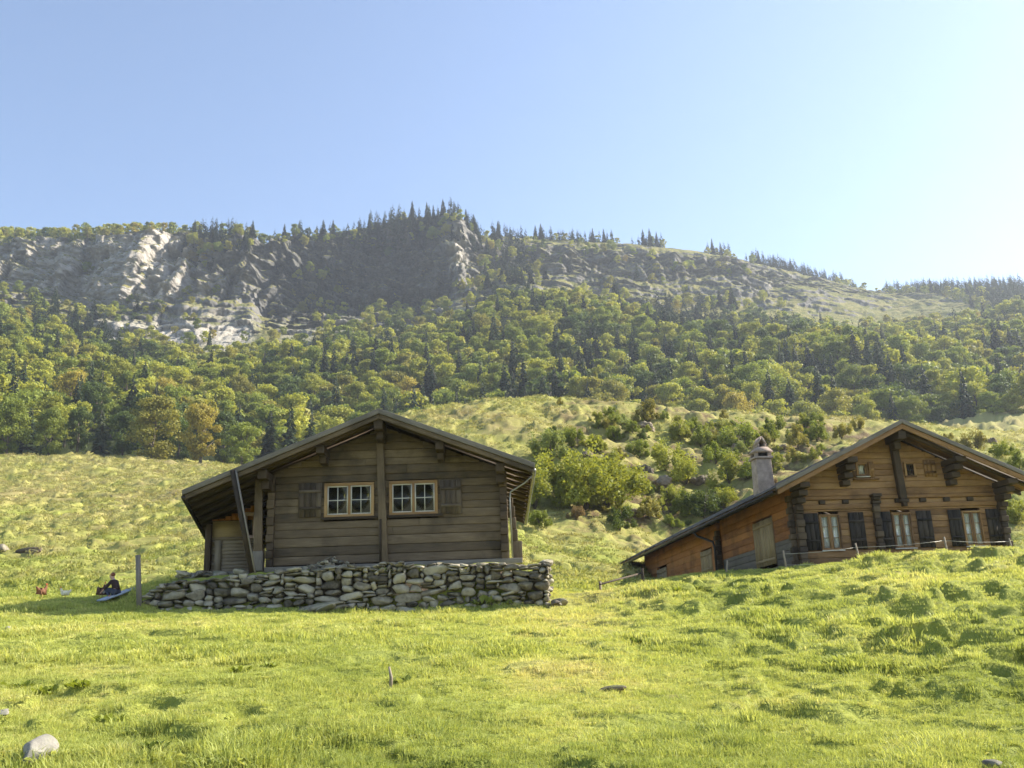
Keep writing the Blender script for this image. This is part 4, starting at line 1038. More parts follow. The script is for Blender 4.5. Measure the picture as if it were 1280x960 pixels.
mb = MB(); log_wall(mb, 7.95, WB-.16, .0, lambda y: eave_z, .26, [d2, d3], BL, .15, rB, 'y', 1, tb=(.4, .9)); mb.build('barn_wall_boards', MT['orange'], B, bevel=.006)
mb = MB(); mb.box((BL+.0, 7.95, -.5), (BL+.16, WB-.1, -.01), 1, .4); mb.build('barn_plinth', MT['grey'], B)
# pale board leaves in the side wall
for (a, b, u, v), nm in ((d1, 2), (d2, 1), (d3, 1)):
    m = MB(); n_ = 4*nm; w_ = (b-a)/n_
    for k in range(n_):
        if nm == 2 and k == n_//2: continue_ = .05
        m.box((BL-.03, a+w_*k+.006, u), (BL+.0, a+w_*(k+1)-.006, v), 2, rB.uniform(.3, .9))
    m.box((BL-.055, a+.05, u+.12), (BL-.031, b-.05, u+.2), 1, .5); m.box((BL-.055, a+.05, v-.22), (BL-.031, b-.05, v-.14), 1, .5)
    m.build('board_door', MT['pale'], B)
# log-end columns
def logcol(xc, y0, zt, wd_, name='log_ends', mat='woodA_dark', z0=-.12, dep=.24, ax='x'):
    m = MB(); z = z0; k = 0
    while z < zt:
        hh = .19*rB.uniform(.9, 1.1); e = .05*(k % 2)
        if ax == 'x': m.box((xc-wd_/2-e*.3, y0-dep*.6-e+rB.uniform(-.015, .015), z), (xc+wd_/2+e*.3, y0-.005, z+hh-.014), 1)
        else: m.box((xc-dep*.6-e, y0-wd_/2-e*.3, z), (xc-.02, y0+wd_/2, z+hh-.014), 0)
        z += hh; k += 1
    m.build(name, MT[mat], B, bevel=.01)
logcol(BL+.09, 0, 2.35, .2); logcol(-.735, 0, 1.72, .17); logcol(BR-.08, 0, 2.3, .2)
logcol(BL, .12, 2.1, .2, ax='y'); logcol(BL, 7.72, 1.95, .24, ax='y', z0=-.4, dep=.3); logcol(BL, WB-.12, 1.9, .2, ax='y', z0=-.3)
m = MB(); z = 1.72
for k in range(4): m.box((-.84-.03*(k % 2), -.18-.05*k, z+.1*k), (-.63+.03*(k % 2), -.07, z+.1*k+.09), 1, .2)
m.build('partition_bracket', MT['woodA_dark'], B, bevel=.008)
m = MB(); m.hexa([(.03, -.22, 1.95), (.24, -.22, 1.95), (.24, -.03, 1.95), (.03, -.03, 1.95), (-.02, -.22, 3.7), (.18, -.22, 3.7), (.18, -.03, 3.7), (-.02, -.03, 3.7)], 2, .3)
m.box((.01, -.27, 1.84), (.26, -.07, 1.94), 0, .2); m.box((.07, -.25, 1.72), (.20, -.09, 1.835), 2, .2); m.build('gable_post', MT['woodA_dark'], B, bevel=.012)
for a, b in W3:
    c0, c1 = a+.05, b-.05; md = (a+b)/2
    window(B, a, b, *wz, 0, 2, 1, 3, .045, 'woodB', 'honey', .05, [(c0, md-.005, c0+.05), (md+.005, c1, c1-.05)], 'white')
for (a, b) in ((-2.97, -2.53), (-1.60, -1.12), (-.78+.06, -.28), (.52, .99), (1.52, 1.93), (2.72, 3.16)):
    shutter(B, a, b, .50, 1.60, -.01, MT['shutB'], 3, 2)
window(B, *uw1, -.02, 1, 1, 1, .05, 'woodB', 'honey', .04, [(uw1[0]+.06, uw1[1]-.06, uw1[0]+.1)], 'white')
window(B, *uw2, -.02, 1, 2, 2, .06, 'woodB', 'woodA_dark', .04)
shutter(B, -.78, -.60, 2.62, 3.12, -.03, MT['woodB'], 2, 1); shutter(B, -1.42, -1.18, 2.66, 3.10, -.03, MT['woodB'], 2, 1); shutter(B, .98, 1.36, 2.62, 3.14, -.03, MT['woodB'], 3, 2)
m = MB(); m.box((-1.3, -.12, 2.56), (-.5, -.02, 2.61), 0, .4); m.build('gable_shelf', MT['woodB'], B)
# roof
q0 = (EBL, BY0, hB-sB*-EBL); q3 = (EBL, BYB, q0[2]); k1 = (0, BY0, hB); k2 = (0, BYB, hB); g0 = (EBR, BY0, hB-sB*EBR); g3 = (EBR, BYB, g0[2])
m = MB()
for k in range(50):
    a, b = k/50, (k+1)/50-.001
    P = lambda p, q, u: Vector(p).lerp(Vector(q), u)-Vector((0, 0, .005)); t_ = Vector((0, 0, .03))
    l0, l1, c0, c1 = P(q0, q3, a), P(q0, q3, b), P(k1, k2, a), P(k1, k2, b); m.hexa([l0-t_, c0-t_, c1-t_, l1-t_, l0, c0, c1, l1], 0)
    l0, l1 = P(g0, g3, a), P(g0, g3, b); m.hexa([c0-t_, l0-t_, l1-t_, c1-t_, c0, l0, l1, c1], 0)
roof = m.build('roof', MT['woodB'], B)
m = MB(); shingled(m, q0, k1, k2, q3, 20, .035); shingled(m, g0, k1, k2, g3, 20, .035); m.build('shingles', MT['shingle'], roof)
m = MB(); slope_bar(m, EBL, 0, BY0-.04, .045, -.09, .13, .45, hB, sB); slope_bar(m, 0, EBR, BY0-.04, .045, -.09, .13, .5, hB, sB); m.build('barge_board', MT['grey'], roof, bevel=.006)
m = MB(); slope_bar(m, EBL+.05, 0, BY0+.01, .05, .045, .15, .5, hB, sB); slope_bar(m, 0, EBR-.05, BY0+.01, .05, .045, .15, .6, hB, sB); m.build('fascia', MT['woodB'], roof, bevel=.006)
m = MB()
for y in np.arange(-.6, BYB, .8): slope_bar(m, EBL+.04, -.02, y, .11, .037, .13, None, hB, sB); slope_bar(m, .02, EBR-.04, y, .11, .037, .13, None, hB, sB)
m.build('rafters', MT['woodA_dark'], roof)
m = MB(); zr = hB-.22; m.box((-.12, -.92, zr-.26), (.12, 0, zr-.01), 1, .2); m.box((-.1, -.55, zr-.5), (.1, -.2, zr-.265), 1, .2); m.build('ridge_purlin', MT['woodA_dark'], roof, bevel=.01)
for xc, w_ in ((-1.62, .16), (1.72, .16), (-3.15, .15), (3.22, .15)):
    m = MB(); z = roofB(xc)
    for k in range(4): m.box((xc-w_+.015*k, -.9+.2*k, z-.2*(k+1)+.01), (xc+w_-.015*k, -.0, z-.2*k-.012-.02), 1, .25)
    m.build('purlin_bracket', MT['woodA_dark'], roof, bevel=.01)
m = MB(); m.tube([(EBL-.03, BY0+.3, q0[2]-.08), (EBL-.03, BYB, q0[2]-.12)], .06, 8, .3); m.build('gutter', MT['dmetal'], roof)
m = MB(); m.tube([(EBL-.02, 8.2, q0[2]-.12), (EBL+.1, 8.1, q0[2]-.30), (BL-.35, 7.5, 1.62), (BL-.33, 7.42, 1.4), (BL-.33, 7.4, -.4)], .045, 8, .4); m.build('downpipe', MT['dmetal'], B)
# chimney: cement stack, slab, little gabled clay cowl
cx, cy_ = -2.64, 4.0; zc = roofB(cx)
m = MB(); m.hexa([(cx-.30, cy_-.3, zc-.2), (cx+.30, cy_-.3, zc-.2), (cx+.30, cy_+.3, zc-.2), (cx-.30, cy_+.3, zc-.2), (cx-.265, cy_-.27, 4.02), (cx+.265, cy_-.27, 4.02), (cx+.265, cy_+.27, 4.02), (cx-.265, cy_+.27, 4.02)], 2, .5)
ch = m.build('chimney', MT['cement'], roof, bevel=.015)
m = MB(); m.box((cx-.33, cy_-.34, 4.02), (cx+.33, cy_+.34, 4.09), 0, .5)
for sx in (-1, 1):
    for sy in (-1, 1): m.box((cx+sx*.23-.06, cy_+sy*.22-.06, 4.09), (cx+sx*.23+.06, cy_+sy*.22+.06, 4.24), 2, .5)
m.build('chimney_rim', MT['cement'], ch, bevel=.01)
m = MB(); m.hexa([(cx-.345, cy_-.36, 4.24), (cx+.345, cy_-.36, 4.24), (cx+.345, cy_+.36, 4.24), (cx-.345, cy_+.36, 4.24), (cx-.17, cy_-.3, 4.42), (cx+.17, cy_-.3, 4.42), (cx+.17, cy_+.3, 4.42), (cx-.17, cy_+.3, 4.42)], 0, .5)
m.box((cx-.15, cy_-.25, 4.42), (cx-.09, cy_+.25, 4.55), 1, .7); m.box((cx+.09, cy_-.25, 4.42), (cx+.15, cy_+.25, 4.55), 1, .7)
m.hexa([(cx-.17, cy_-.27, 4.53), (cx-.12, cy_-.27, 4.53), (cx-.12, cy_+.27, 4.53), (cx-.17, cy_+.27, 4.53), (cx-.015, cy_-.27, 4.80), (cx+.02, cy_-.27, 4.77), (cx+.02, cy_+.27, 4.77), (cx-.015, cy_+.27, 4.80)], 1, .6)
m.hexa([(cx+.12, cy_-.27, 4.53), (cx+.17, cy_-.27, 4.53), (cx+.17, cy_+.27, 4.53), (cx+.12, cy_+.27, 4.53), (cx-.02, cy_-.27, 4.765), (cx+.02, cy_-.27, 4.80), (cx+.02, cy_+.27, 4.80), (cx-.02, cy_+.27, 4.765)], 1, .6)
m.build('chimney_cowl', MT['clay'], ch)
m = MB(); m.box((cx-.22, cy_-.2, 4.09), (cx+.22, cy_+.2, 4.23), 0, .2); m.box((cx-.088, cy_+.1, 4.42), (cx+.088, cy_+.14, 4.62), 0, .2); m.build('dark_filler', MT['dark'], ch)  # near-black blocks stand in for the dark inside of rim and cowl openings

# ------------------------------------------------------------------ wire fence before the chalet
fen = empty('wire_fence', (0,0,0), 0, 'thin wire fence on pale leaning stakes along the grass crest before the chalet', 'fence')
FP = [(906, 727, 909, 700, 27.5), (984, 719, 979, 688, 26.6), (1079, 717, 1069, 679, 26.4), (1186.5, 704, 1180, 671, 26.4), (1269, 699, 1261, 673, 26.8)]
tops = []
for (bx, by, tx, ty_, Y) in FP:
    b = at(bx, by, Y); g0_ = gz(b.x, Y); b.z = min(b.z, g0_)-.12; t = at(tx, ty_, Y-.05); m = MB(); m.tube([b, b.lerp(t, .5)+Vector((.006, 0, 0)), t], [.032, .028, .024], 7, .7)
    m.build('post', MT['woodA_light'], fen); tops.append((b, t))
for fz in (.88, .50):
    m = MB()
    for k in range(1, len(tops)-1):
        a = tops[k][0].lerp(tops[k][1], fz); b = tops[k+1][0].lerp(tops[k+1][1], fz); md = a.lerp(b, .5)-Vector((0, 0, .035)); q1_ = a.lerp(md, .5)-Vector((0,0,.008)); q2_ = md.lerp(b, .5)-Vector((0,0,.008))
        m.tube([a, q1_, md, q2_, b], .0052, 5, .6)
    m.build('wire', MT['wire'], fen)
# little rail fence in the dip left of the chalet
rf = empty('rail_fence', (0,0,0), 0, 'low rail on a short stake in the dip left of the chalet lean end', 'fence')
p0 = hit(751, 747, 26); 
m = MB(); m.tube([(p0.x, p0.y, p0.z-.1), (p0.x, p0.y, p0.z+.40)], .035, 7, .5); m.build('post', MT['woodA_light'], rf)
p1 = at(803, 716, p0.y+5.5); m = MB(); m.beam((p0.x, p0.y-.04, p0.z+.32), p1, .04, .045, .3); m.build('rail', MT['woodA_dark'], rf)
m = MB(); m.tube([(p1.x, p1.y, p1.z+.15), (p1.x, p1.y, min(gz(p1.x, p1.y), p1.z)-.2)], .05, 7, .4); m.build('post', MT['woodA'], rf)
# stake at the left end of the wall
b = at(175, 757, 22.5); m = MB(); m.tube([(b.x, 22.5, gz(b.x, 22.5)-.15), at(172.5, 694, 22.5)], [.065, .06], 8, .5)
o = m.build('fence_stake', MT['grey']); tag(o, 'single grey wooden stake standing at the left end of the dry stone wall', 'stake')
m = MB(); a_ = at(126, 752, 22.9); b_ = at(168, 735, 23.6); m.beam(a_+Vector((0,0,.03)), b_, .34, .04, .5)
o = m.build('leaning_plank', MT['board']); tag(o, 'blue-grey plank sloping down to the grass beside the crouching person', 'plank')

# ------------------------------------------------------------------ rocks lying in the meadow
def rock(name, label, p, half, mat, rot=0, cat='rock', rough=.22, group=None, sink=.36, n=1, pw=2.6):
    st = Stones(); st.add((0, 0, half[2]*(1-sink*2)), half, (random.uniform(-.15, .15), random.uniform(-.15, .15), rot), pw, rough)
    for k in range(n-1):
        a = random.uniform(0, 6.28); st.add((half[0]*.8*math.cos(a), half[1]*.8*math.sin(a), half[2]*random.uniform(.0, .4)), [q*random.uniform(.35, .7) for q in half], (random.uniform(-.3, .3),)*3, pw, rough)
    o = st.build(name, mat, None, smooth=False); o.location = p
    s2 = o.modifiers.new('s', 'SUBSURF'); s2.levels = s2.render_levels = 2 if rough > .22 else 1
    if rough > .22:
        tx = bpy.data.textures.new('crag', 'VORONOI'); tx.noise_scale = .55*max(half[0], .6)*.6; tx.distance_metric = 'DISTANCE'
        d_ = o.modifiers.new('d', 'DISPLACE'); d_.texture = tx; d_.strength = .42*half[2]+.1; d_.mid_level = .45; d_.texture_coords = 'LOCAL'
    return tag(o, label, cat, group)
rock('rock', 'large pale boulder in the grass at the lower left corner', hit(48, 950), (.15, .13, .10), MT['pale_rock'], .3, rough=.3, n=2)
rock('rock', 'small pale stone at the left border above the corner boulder', hit(3, 893), (.06, .06, .035), MT['pale_rock'], .1)
rock('rock', 'flat dark stone lying in the worn grass below the dip between the houses', hit(762, 864), (.20, .12, .05), MT['rock'], .1)
rock('rock', 'small grey stone in the grass at the lower right corner', hit(1243, 957), (.075, .07, .035), MT['pale_rock'], .4)
rock('rock', 'grey boulder on the left meadow at the picture border', hit(0, 690), (.62, .5, .42), MT['stone'], .1)
rock('rock', 'mossy flat slab in front of the stone wall below the left window', hit(393, 763), (.72, .28, .10), MT['stone'], .02, n=3)
rock('rock', 'low rubble stone at the right foot of the stone wall', hit(700, 757), (.26, .2, .10), MT['stone'], .02, n=3)
rock('rock', 'tiny pale stone in front of the crouching person', hit(138, 786), (.10, .06, .035), MT['pale_rock'])
rock('rock', 'tiny white stone in the middle of the foreground left of the dry stick', hit(244, 890), (.035, .03, .02), MT['pale_rock'])
rock('rock', 'small white stone among weeds left of the foreground centre', hit(10, 786), (.055, .05, .035), MT['pale_rock'])
rock('rock', 'small grey stone on the grass right of the worn patch', hit(822, 876), (.10, .07, .015), MT['stone'])
rr = random.Random(3)
OUT = [(808, 535, 2.0, 'dark brown outcrop at the crest of the shrubby knoll'), (890, 530, 1.0, 'rounded dark rock on the knoll crest above the chimney'), (800, 590, 2.2, 'large dark outcrop in the middle of the knoll face'),
       (828, 605, 1.8, 'grey-streaked outcrop just right of the knoll middle'), (860, 575, 1.2, 'low outcrop left of the chimney top'), (765, 625, 1.7, 'brown outcrop above the lone bush of the slope'),
       (880, 600, 1.6, 'dark rock between shrubs left of the chimney'), (735, 570, 1.1, 'small outcrop beside the big green shrub'), (850, 628, 1.3, 'low dark outcrop above the lean roof of the chalet'),
       (920, 560, 1.4, 'shadowed rock just behind the chimney'), (1240, 552, 1.1, 'brown rock on the ridge above the right roof slope'), (975, 560, 1.3, 'dark rock right of the chimney'), (790, 640, 1.1, 'small rock low on the knoll face')]
for (px, py, s, lb) in OUT:
    p = hit(px, py, 55); rock('rock_outcrop', lb, p-Vector((0,0,.15*s)), (s*rr.uniform(.42, .65), s*.5, s*rr.uniform(.26, .38)), MT['rock'], rr.uniform(0, 3), 'rock', .30, 'rock outcrops of the shrubby knoll', n=4)
o = rock('earth_bank', 'dark undercut turf bank beside the grey boulder on the left meadow', hit(38, 691), (.85, .3, .28), MT['rock'], .05, 'turf bank', n=2)
# dry stick
p = hit(488, 862); m = MB(); m.tube([p+Vector((0,0,-.03)), p+Vector((.01, 0, .12)), p+Vector((-.015, .01, .24))], [.022, .02, .012], 7, .8); o = m.build('dry_stalk', MT['woodA_light']); tag(o, 'short pale dry stalk standing in the grass in the foreground centre', 'stalk')
# ------------------------------------------------------------------ shrubs of the knoll
def shrub_mesh(seed, n, size, w, nb):
    rng = np.random.default_rng(seed); C = []; Nn = []; t = []
    for k in range(nb):
        a = rng.uniform(0, 6.28); rr = w*rng.uniform(.05, 1.05); h = rng.uniform(.12, .92)*(1-.4*(rr/w)**2); rad = w*rng.uniform(.14, .38)
        m = int(n/nb); d = rng.normal(0, 1, (m, 3)); d /= np.linalg.norm(d, axis=1)[:, None]
        p = np.array([rr*math.cos(a), rr*math.sin(a), h])+d*(rad*rng.uniform(.45, 1.15, m)**.7)[:, None]*np.array([1, 1, .8]); p[:, 2] = np.abs(p[:, 2])
        C.append(p); Nn.append(d*.7+[0, 0, .4]); t.append(np.clip(rng.uniform(.2, .9)+rng.normal(0, .15, m), 0, 1))
        # upright sprays
        m2 = m//3; u = rng.uniform(0, 1, m2)[:, None]; q = np.array([rr*math.cos(a), rr*math.sin(a), h+rad*.5])+rng.normal(0, rad*.35, (m2, 3))*[1, 1, 0]+u*[0, 0, rad*1.5]
        C.append(q); Nn.append(rng.normal(0, 1, (m2, 3))); t.append(np.full(m2, .7))
    return tri_cloud(np.concatenate(C), np.concatenate(Nn), size, rng), np.repeat(np.concatenate(t), 3)
def stems_mesh(seed, w, n=7):
    rng = random.Random(seed); mb = MB()
    for k in range(n):
        a = rng.uniform(0, 6.28); r_ = w*rng.uniform(.2, .7); h = rng.uniform(.5, .85)
        mb.tube([(0, 0, -.1), (r_*.4*math.cos(a), r_*.4*math.sin(a), h*.45), (r_*math.cos(a), r_*math.sin(a), h)], [.022, .016, .006], 5)
    return mb
SH = []
for s in range(5):
    V, t = shrub_mesh(500+s, [5200, 4200, 4800, 3600, 6000][s], [.030, .036, .032, .04, .027][s], [.55, .7, .6, .85, .5][s], [20, 16, 18, 15, 24][s])
    me = tri_mesh('shrub_foliage', V, t); me.materials.append(LEAF); SH.append((me, raw_mesh(stems_mesh(s, .5), 'stems', bark_m)))
SHC = {'yellow-green': (.32,.335,.05), 'green': (.24,.28,.04), 'dark green': (.12,.16,.03), 'olive': (.30,.27,.06), 'pale green': (.30,.34,.10), 'brownish': (.26,.18,.08)}
SHL = [ # base px, py, height px, colour, label
 (668, 636, 50, 'yellow-green', 'green shrub just right of the cabin eave'), (700, 632, 68, 'yellow-green', 'tall green shrub, leftmost of the big clump on the slope'),
 (732, 636, 66, 'yellow-green', 'wide yellow-green shrub in the middle of the big clump'), (760, 634, 52, 'yellow-green', 'yellow-green shrub at the right end of the big clump'),
 (690, 575, 46, 'pale green', 'pale grey-green shrub above the big clump'), (715, 560, 30, 'green', 'small green shrub above the big clump, near the bare slope'), (655, 655, 22, 'dark green', 'low dark shrub at the foot of the slope beside the cabin eave'),
 (676, 660, 26, 'green', 'low green shrub under the big clump'), (775, 664, 30, 'dark green', 'lone dark bush on the open grassy slope'), (808, 528, 30, 'olive', 'upright shrub standing on the knoll crest'),
 (770, 552, 24, 'green', 'green shrub just under the knoll crest'), (742, 566, 26, 'yellow-green', 'small yellow shrub left of the crest outcrop'), (850, 552, 30, 'yellow-green', 'yellow-green shrub under the crest, right of the upright one'),
 (876, 560, 26, 'green', 'green shrub near the crest, left of the chimney'), (832, 588, 34, 'yellow-green', 'bright shrub above the middle outcrop'), (800, 572, 26, 'green', 'shrub above the large dark outcrop'),
 (858, 604, 30, 'yellow-green', 'bright shrub right of the middle outcrop'), (895, 580, 28, 'green', 'green shrub on the left of the chimney top'), (912, 604, 36, 'yellow-green', 'yellow shrub immediately left of the chimney'),
 (930, 560, 30, 'green', 'green shrub behind and above the chimney'), (968, 552, 34, 'green', 'green shrub right of the chimney cowl'), (966, 592, 30, 'yellow-green', 'bright shrub between chimney and right roof'),
 (998, 560, 30, 'olive', 'olive shrub above the left roof slope of the chalet'), (1022, 552, 26, 'green', 'green shrub above the chalet roof, right of the olive one'), (1052, 548, 22, 'olive', 'small olive shrub near the chalet ridge'),
 (880, 648, 42, 'dark green', 'dark green shrub above the lean roof edge'), (858, 646, 34, 'green', 'green shrub left of the dark one above the lean roof'), (838, 632, 30, 'yellow-green', 'yellow shrub low on the knoll, middle'),
 (812, 650, 26, 'olive', 'olive shrub at the knoll foot'), (790, 618, 30, 'yellow-green', 'yellow-green shrub below the large outcrop'), (905, 636, 30, 'yellow-green', 'yellow shrub close above the chalet side roof'),
 (768, 598, 36, 'yellow-green', 'shrub between the big clump and the outcrop'), (745, 598, 30, 'green', 'green shrub on top of the big clump'), (940, 598, 24, 'green', 'shrub hidden partly behind the chimney stack'),
 (1186, 556, 16, 'olive', 'small shrub above the right roof slope'), (1222, 562, 22, 'olive', 'olive shrub on the ridge at the right'), (1252, 572, 18, 'green', 'green shrub right of the ridge rock'), (1274, 586, 24, 'green', 'green shrub at the right picture border'),
 (1272, 655, 30, 'yellow-green', 'green bush behind the right corner of the chalet'), (720, 650, 20, 'brownish', 'brownish low shrub under the big clump'), (700, 506, 10, 'olive', 'tiny shrub on the knoll crest above the cabin'),
 (1005, 534, 18, 'yellow-green', 'small bright shrub on the crest right of the chimney'), (905, 524, 12, 'olive', 'low tuft-like shrub on the crest above the chimney'), (1075, 536, 14, 'olive', 'low shrub touching the chalet ridge line'),
]
rg = np.random.default_rng(77)
def put_shrub(p, h, col, lab, name='shrub', grp='shrubs of the rocky knoll', wid=1.0):
    r_ = empty(name, p, rg.uniform(0, 6.28), lab, 'shrub', grp); k = rg.integers(5)
    c = link('foliage', SH[k][0], r_); c.scale = (h*wid*rg.uniform(.9, 1.3), h*wid*rg.uniform(.9, 1.2), h); c.color = (*(np.array(SHC[col])*rg.uniform(.85, 1.15)), 1)
    s2 = link('stems', SH[k][1], r_); s2.scale = (h, h, h); return r_
SP = []
for (px, py, hp, col, lb) in SHL:
    p = hit(px, py, 52 if py < 660 or px > 1200 else 40); h = hp*p.y/F*.92; put_shrub(p, h, col, lb); SP.append((px, py))
# smaller ones scattered between them
k = 0; tries = 0
while k < 90 and tries < 3000:
    tries += 1; px = rg.uniform(690, 1030); top = np.interp(px, [690, 760, 850, 1000, 1100], [530, 522, 522, 530, 538]); bot = np.interp(px, [690, 760, 850, 900, 1000, 1100], [560, 650, 660, 640, 590, 540])
    if bot <= top: continue
    py = rg.uniform(top, bot)
    if vn(px/22, py/16, 300) < -.15: continue
    if min((px-a)**2+((py-b)*1.5)**2 for a, b in SP) < 90: continue
    SP.append((px, py)); p = hit(px, py, 52); hp = rg.uniform(7, 17); col = rg.choice(['yellow-green', 'green', 'olive', 'dark green', 'brownish', 'pale green'], p=[.34, .28, .18, .06, .03, .11])
    row_ = 'near the crest' if py < top+30 else 'at the foot' if py > bot-30 else 'half way up'; side = 'left part' if px < 780 else 'middle' if px < 880 else 'part beside the chimney' if px < 970 else 'right part'
    put_shrub(p-Vector((0,0,.1)), hp*p.y/F*.95, col, f'low {col} bush {row_} on the {side} of the knoll', 'low_shrub', 'low bushes scattered over the knoll', 1.15); k += 1

# ------------------------------------------------------------------ leafy weeds
def weed_mesh(seed, n=46):
    rng = random.Random(seed); mb = MB()
    for k in range(n):
        a = rng.uniform(0, 6.28); el = rng.uniform(.5, 1.3); l = rng.uniform(.10, .26); w = l*rng.uniform(.16, .28); bx, by = rng.gauss(0, .10), rng.gauss(0, .08)
        d = Vector((math.cos(a)*math.cos(el), math.sin(a)*math.cos(el), math.sin(el))); s_ = Vector((-math.sin(a), math.cos(a), 0)); b = Vector((bx, by, 0)); m_ = b+d*l*.55; tp = b+d*l+Vector((0, 0, -l*.25))
        mb.poly([b, m_+s_*w, tp, m_-s_*w], [(0, 1, 2), (0, 2, 3)], rng.random())
    return raw_mesh(mb, 'weed_leaves', LEAF)
WM = [weed_mesh(s) for s in range(4)]
for (px, py, s, col, lb) in ((611, 757, 2.3, 'pale green', 'leafy pale green weed at the foot of the stone wall'), (597, 757, 1.3, 'pale green', 'smaller weed left of the leafy one at the wall foot'), (637, 757, 1.1, 'pale green', 'small weed at the wall foot near the right end'),
        (845, 741, 1.1, 'green', 'grassy tuft on the crest in front of the chalet door'), (873, 738, 1.2, 'pale green', 'pale weed on the crest below the chalet side wall'), (1042, 718, .9, 'pale green', 'thin weed in front of the chalet, left of the second stake'),
        (24, 862, 1.0, 'green', 'dark weeds at the left border of the foreground'), (62, 870, 1.1, 'green', 'clump of dark weeds left in the foreground'), (98, 862, .9, 'green', 'weeds right of the left foreground clump'), (135, 906, 1.0, 'green', 'weed patch above the corner boulder'),
        (28, 800, .8, 'green', 'small weed near the white stone on the left'), (190, 943, 1.0, 'dark green', 'dark weed in the bare spot right of the corner boulder'), (300, 842, .9, 'green', 'small dark tuft left of the foreground centre'),
        (338, 835, .8, 'green', 'small dark tuft near the foreground centre'), (467, 770, 1.0, 'dark green', 'dark tuft in front of the middle of the stone wall'), (500, 855, 1.1, 'pale green', 'tuft beside the dry stalk'),
        (790, 806, 1.2, 'dark green', 'dark tuft at the foot of the grassy bank'), (855, 740, .8, 'green', 'tiny weed between the two crest tufts')):
    p = hit(px, py); o = link('weed', WM[rg.integers(4)]); o.location = p; o.rotation_euler.z = rg.uniform(0, 6); o.scale = (s*.6,)*3; o.color = (*SHC[col], 1); tag(o, lb, 'weed', 'weeds in the grass')

# ------------------------------------------------------------------ grass
GRASS = leafmat('grass_blades', 'inst', .42)
def tuft(seed, n, hgt, rad, wid, lean):
    rng = random.Random(seed); V = []; Fs = []; t = []
    for k in range(n):
        a = rng.uniform(0, 6.28); r_ = rad*math.sqrt(rng.random()); bx, by = r_*math.cos(a), r_*math.sin(a); h = hgt*rng.uniform(.45, 1.15); w = wid*rng.uniform(.7, 1.3)
        fa = rng.uniform(0, 6.28); la = a+rng.gauss(0, .9); ln = lean*h*rng.uniform(.3, 1.3); sx, sy = math.cos(fa)*w/2, math.sin(fa)*w/2; lx, ly = math.cos(la)*ln, math.sin(la)*ln
        b = len(V); V += [(bx-sx, by-sy, -.01), (bx+sx, by+sy, -.01), (bx+sx*.8+lx*.35, by+sy*.8+ly*.35, h*.6), (bx-sx*.8+lx*.35, by-sy*.8+ly*.35, h*.6), (bx+lx, by+ly, h*(1-.25*lean*rng.random()))]
        Fs += [(b, b+1, b+2, b+3), (b+3, b+2, b+4)]; t += [rng.uniform(.2, .95)]*5
    me = mesh_np('grass_tuft', V, [i for f in Fs for i in f], [len(f) for f in Fs], {'tint': t}); me.materials.append(GRASS); return me
def grass_system(name, tufts, P, scl, idx, col, rotz, label):
    cl = bpy.data.collections.new(name+'_tufts')
    for k, me in enumerate(tufts):
        o = bpy.data.objects.new(f'{name}_tuft_{k}', me); cl.objects.link(o)
    me = mesh_np(name, P, [], [])
    for nm, ty, v in (('scl', 'FLOAT', scl), ('rotz', 'FLOAT', rotz), ('idx', 'INT', idx)):
        a = me.attributes.new(nm, ty, 'POINT'); a.data.foreach_set('value', v)
    a = me.attributes.new('tcol', 'FLOAT_COLOR', 'POINT'); c4 = np.ones((len(P), 4), np.float32); c4[:, :3] = col; a.data.foreach_set('color', c4.ravel())
    o = link(name, me); ng = bpy.data.node_groups.new(name, 'GeometryNodeTree'); ng.interface.new_socket('Geometry', in_out='INPUT', socket_type='NodeSocketGeometry'); ng.interface.new_socket('Geometry', in_out='OUTPUT', socket_type='NodeSocketGeometry')
    nd = ng.nodes; gi = nd.new('NodeGroupInput'); go = nd.new('NodeGroupOutput'); ip = nd.new('GeometryNodeInstanceOnPoints'); ci = nd.new('GeometryNodeCollectionInfo')
    ci.inputs['Collection'].default_value = cl; ci.inputs['Separate Children'].default_value = True; ci.inputs['Reset Children'].default_value = True
    def na(nm, ty): q = nd.new('GeometryNodeInputNamedAttribute'); q.data_type = ty; q.inputs['Name'].default_value = nm; return q.outputs['Attribute']
    cx_ = nd.new('ShaderNodeCombineXYZ'); ng.links.new(na('rotz', 'FLOAT'), cx_.inputs[2])
    er = nd.new('FunctionNodeEulerToRotation'); ng.links.new(cx_.outputs[0], er.inputs[0])
    ng.links.new(gi.outputs[0], ip.inputs['Points']); ng.links.new(ci.outputs[0], ip.inputs['Instance']); ip.inputs['Pick Instance'].default_value = True
    ng.links.new(na('idx', 'INT'), ip.inputs['Instance Index']); ng.links.new(er.outputs[0], ip.inputs['Rotation']); ng.links.new(na('scl', 'FLOAT'), ip.inputs['Scale']); ng.links.new(ip.outputs[0], go.inputs[0])
    m = o.modifiers.new('tufts', 'NODES'); m.node_group = ng
    return tag(o, label, 'grass', kind='stuff')
def blocked(X, Y):
    b = np.zeros(len(X), bool)
    for H, x0, x1, y0, y1 in ((HA, -5.2, 3.9, -1.3, 9), (HB, -3.4, 3.4, -.1, 21.2)):
        lx, ly = local(H, X, Y); b |= (lx > x0) & (lx < x1) & (ly > y0) & (ly < y1)
    return b
def slope_shade(X, Y, e=.15):
    return ground_z(X+e, Y)-ground_z(X-e, Y)
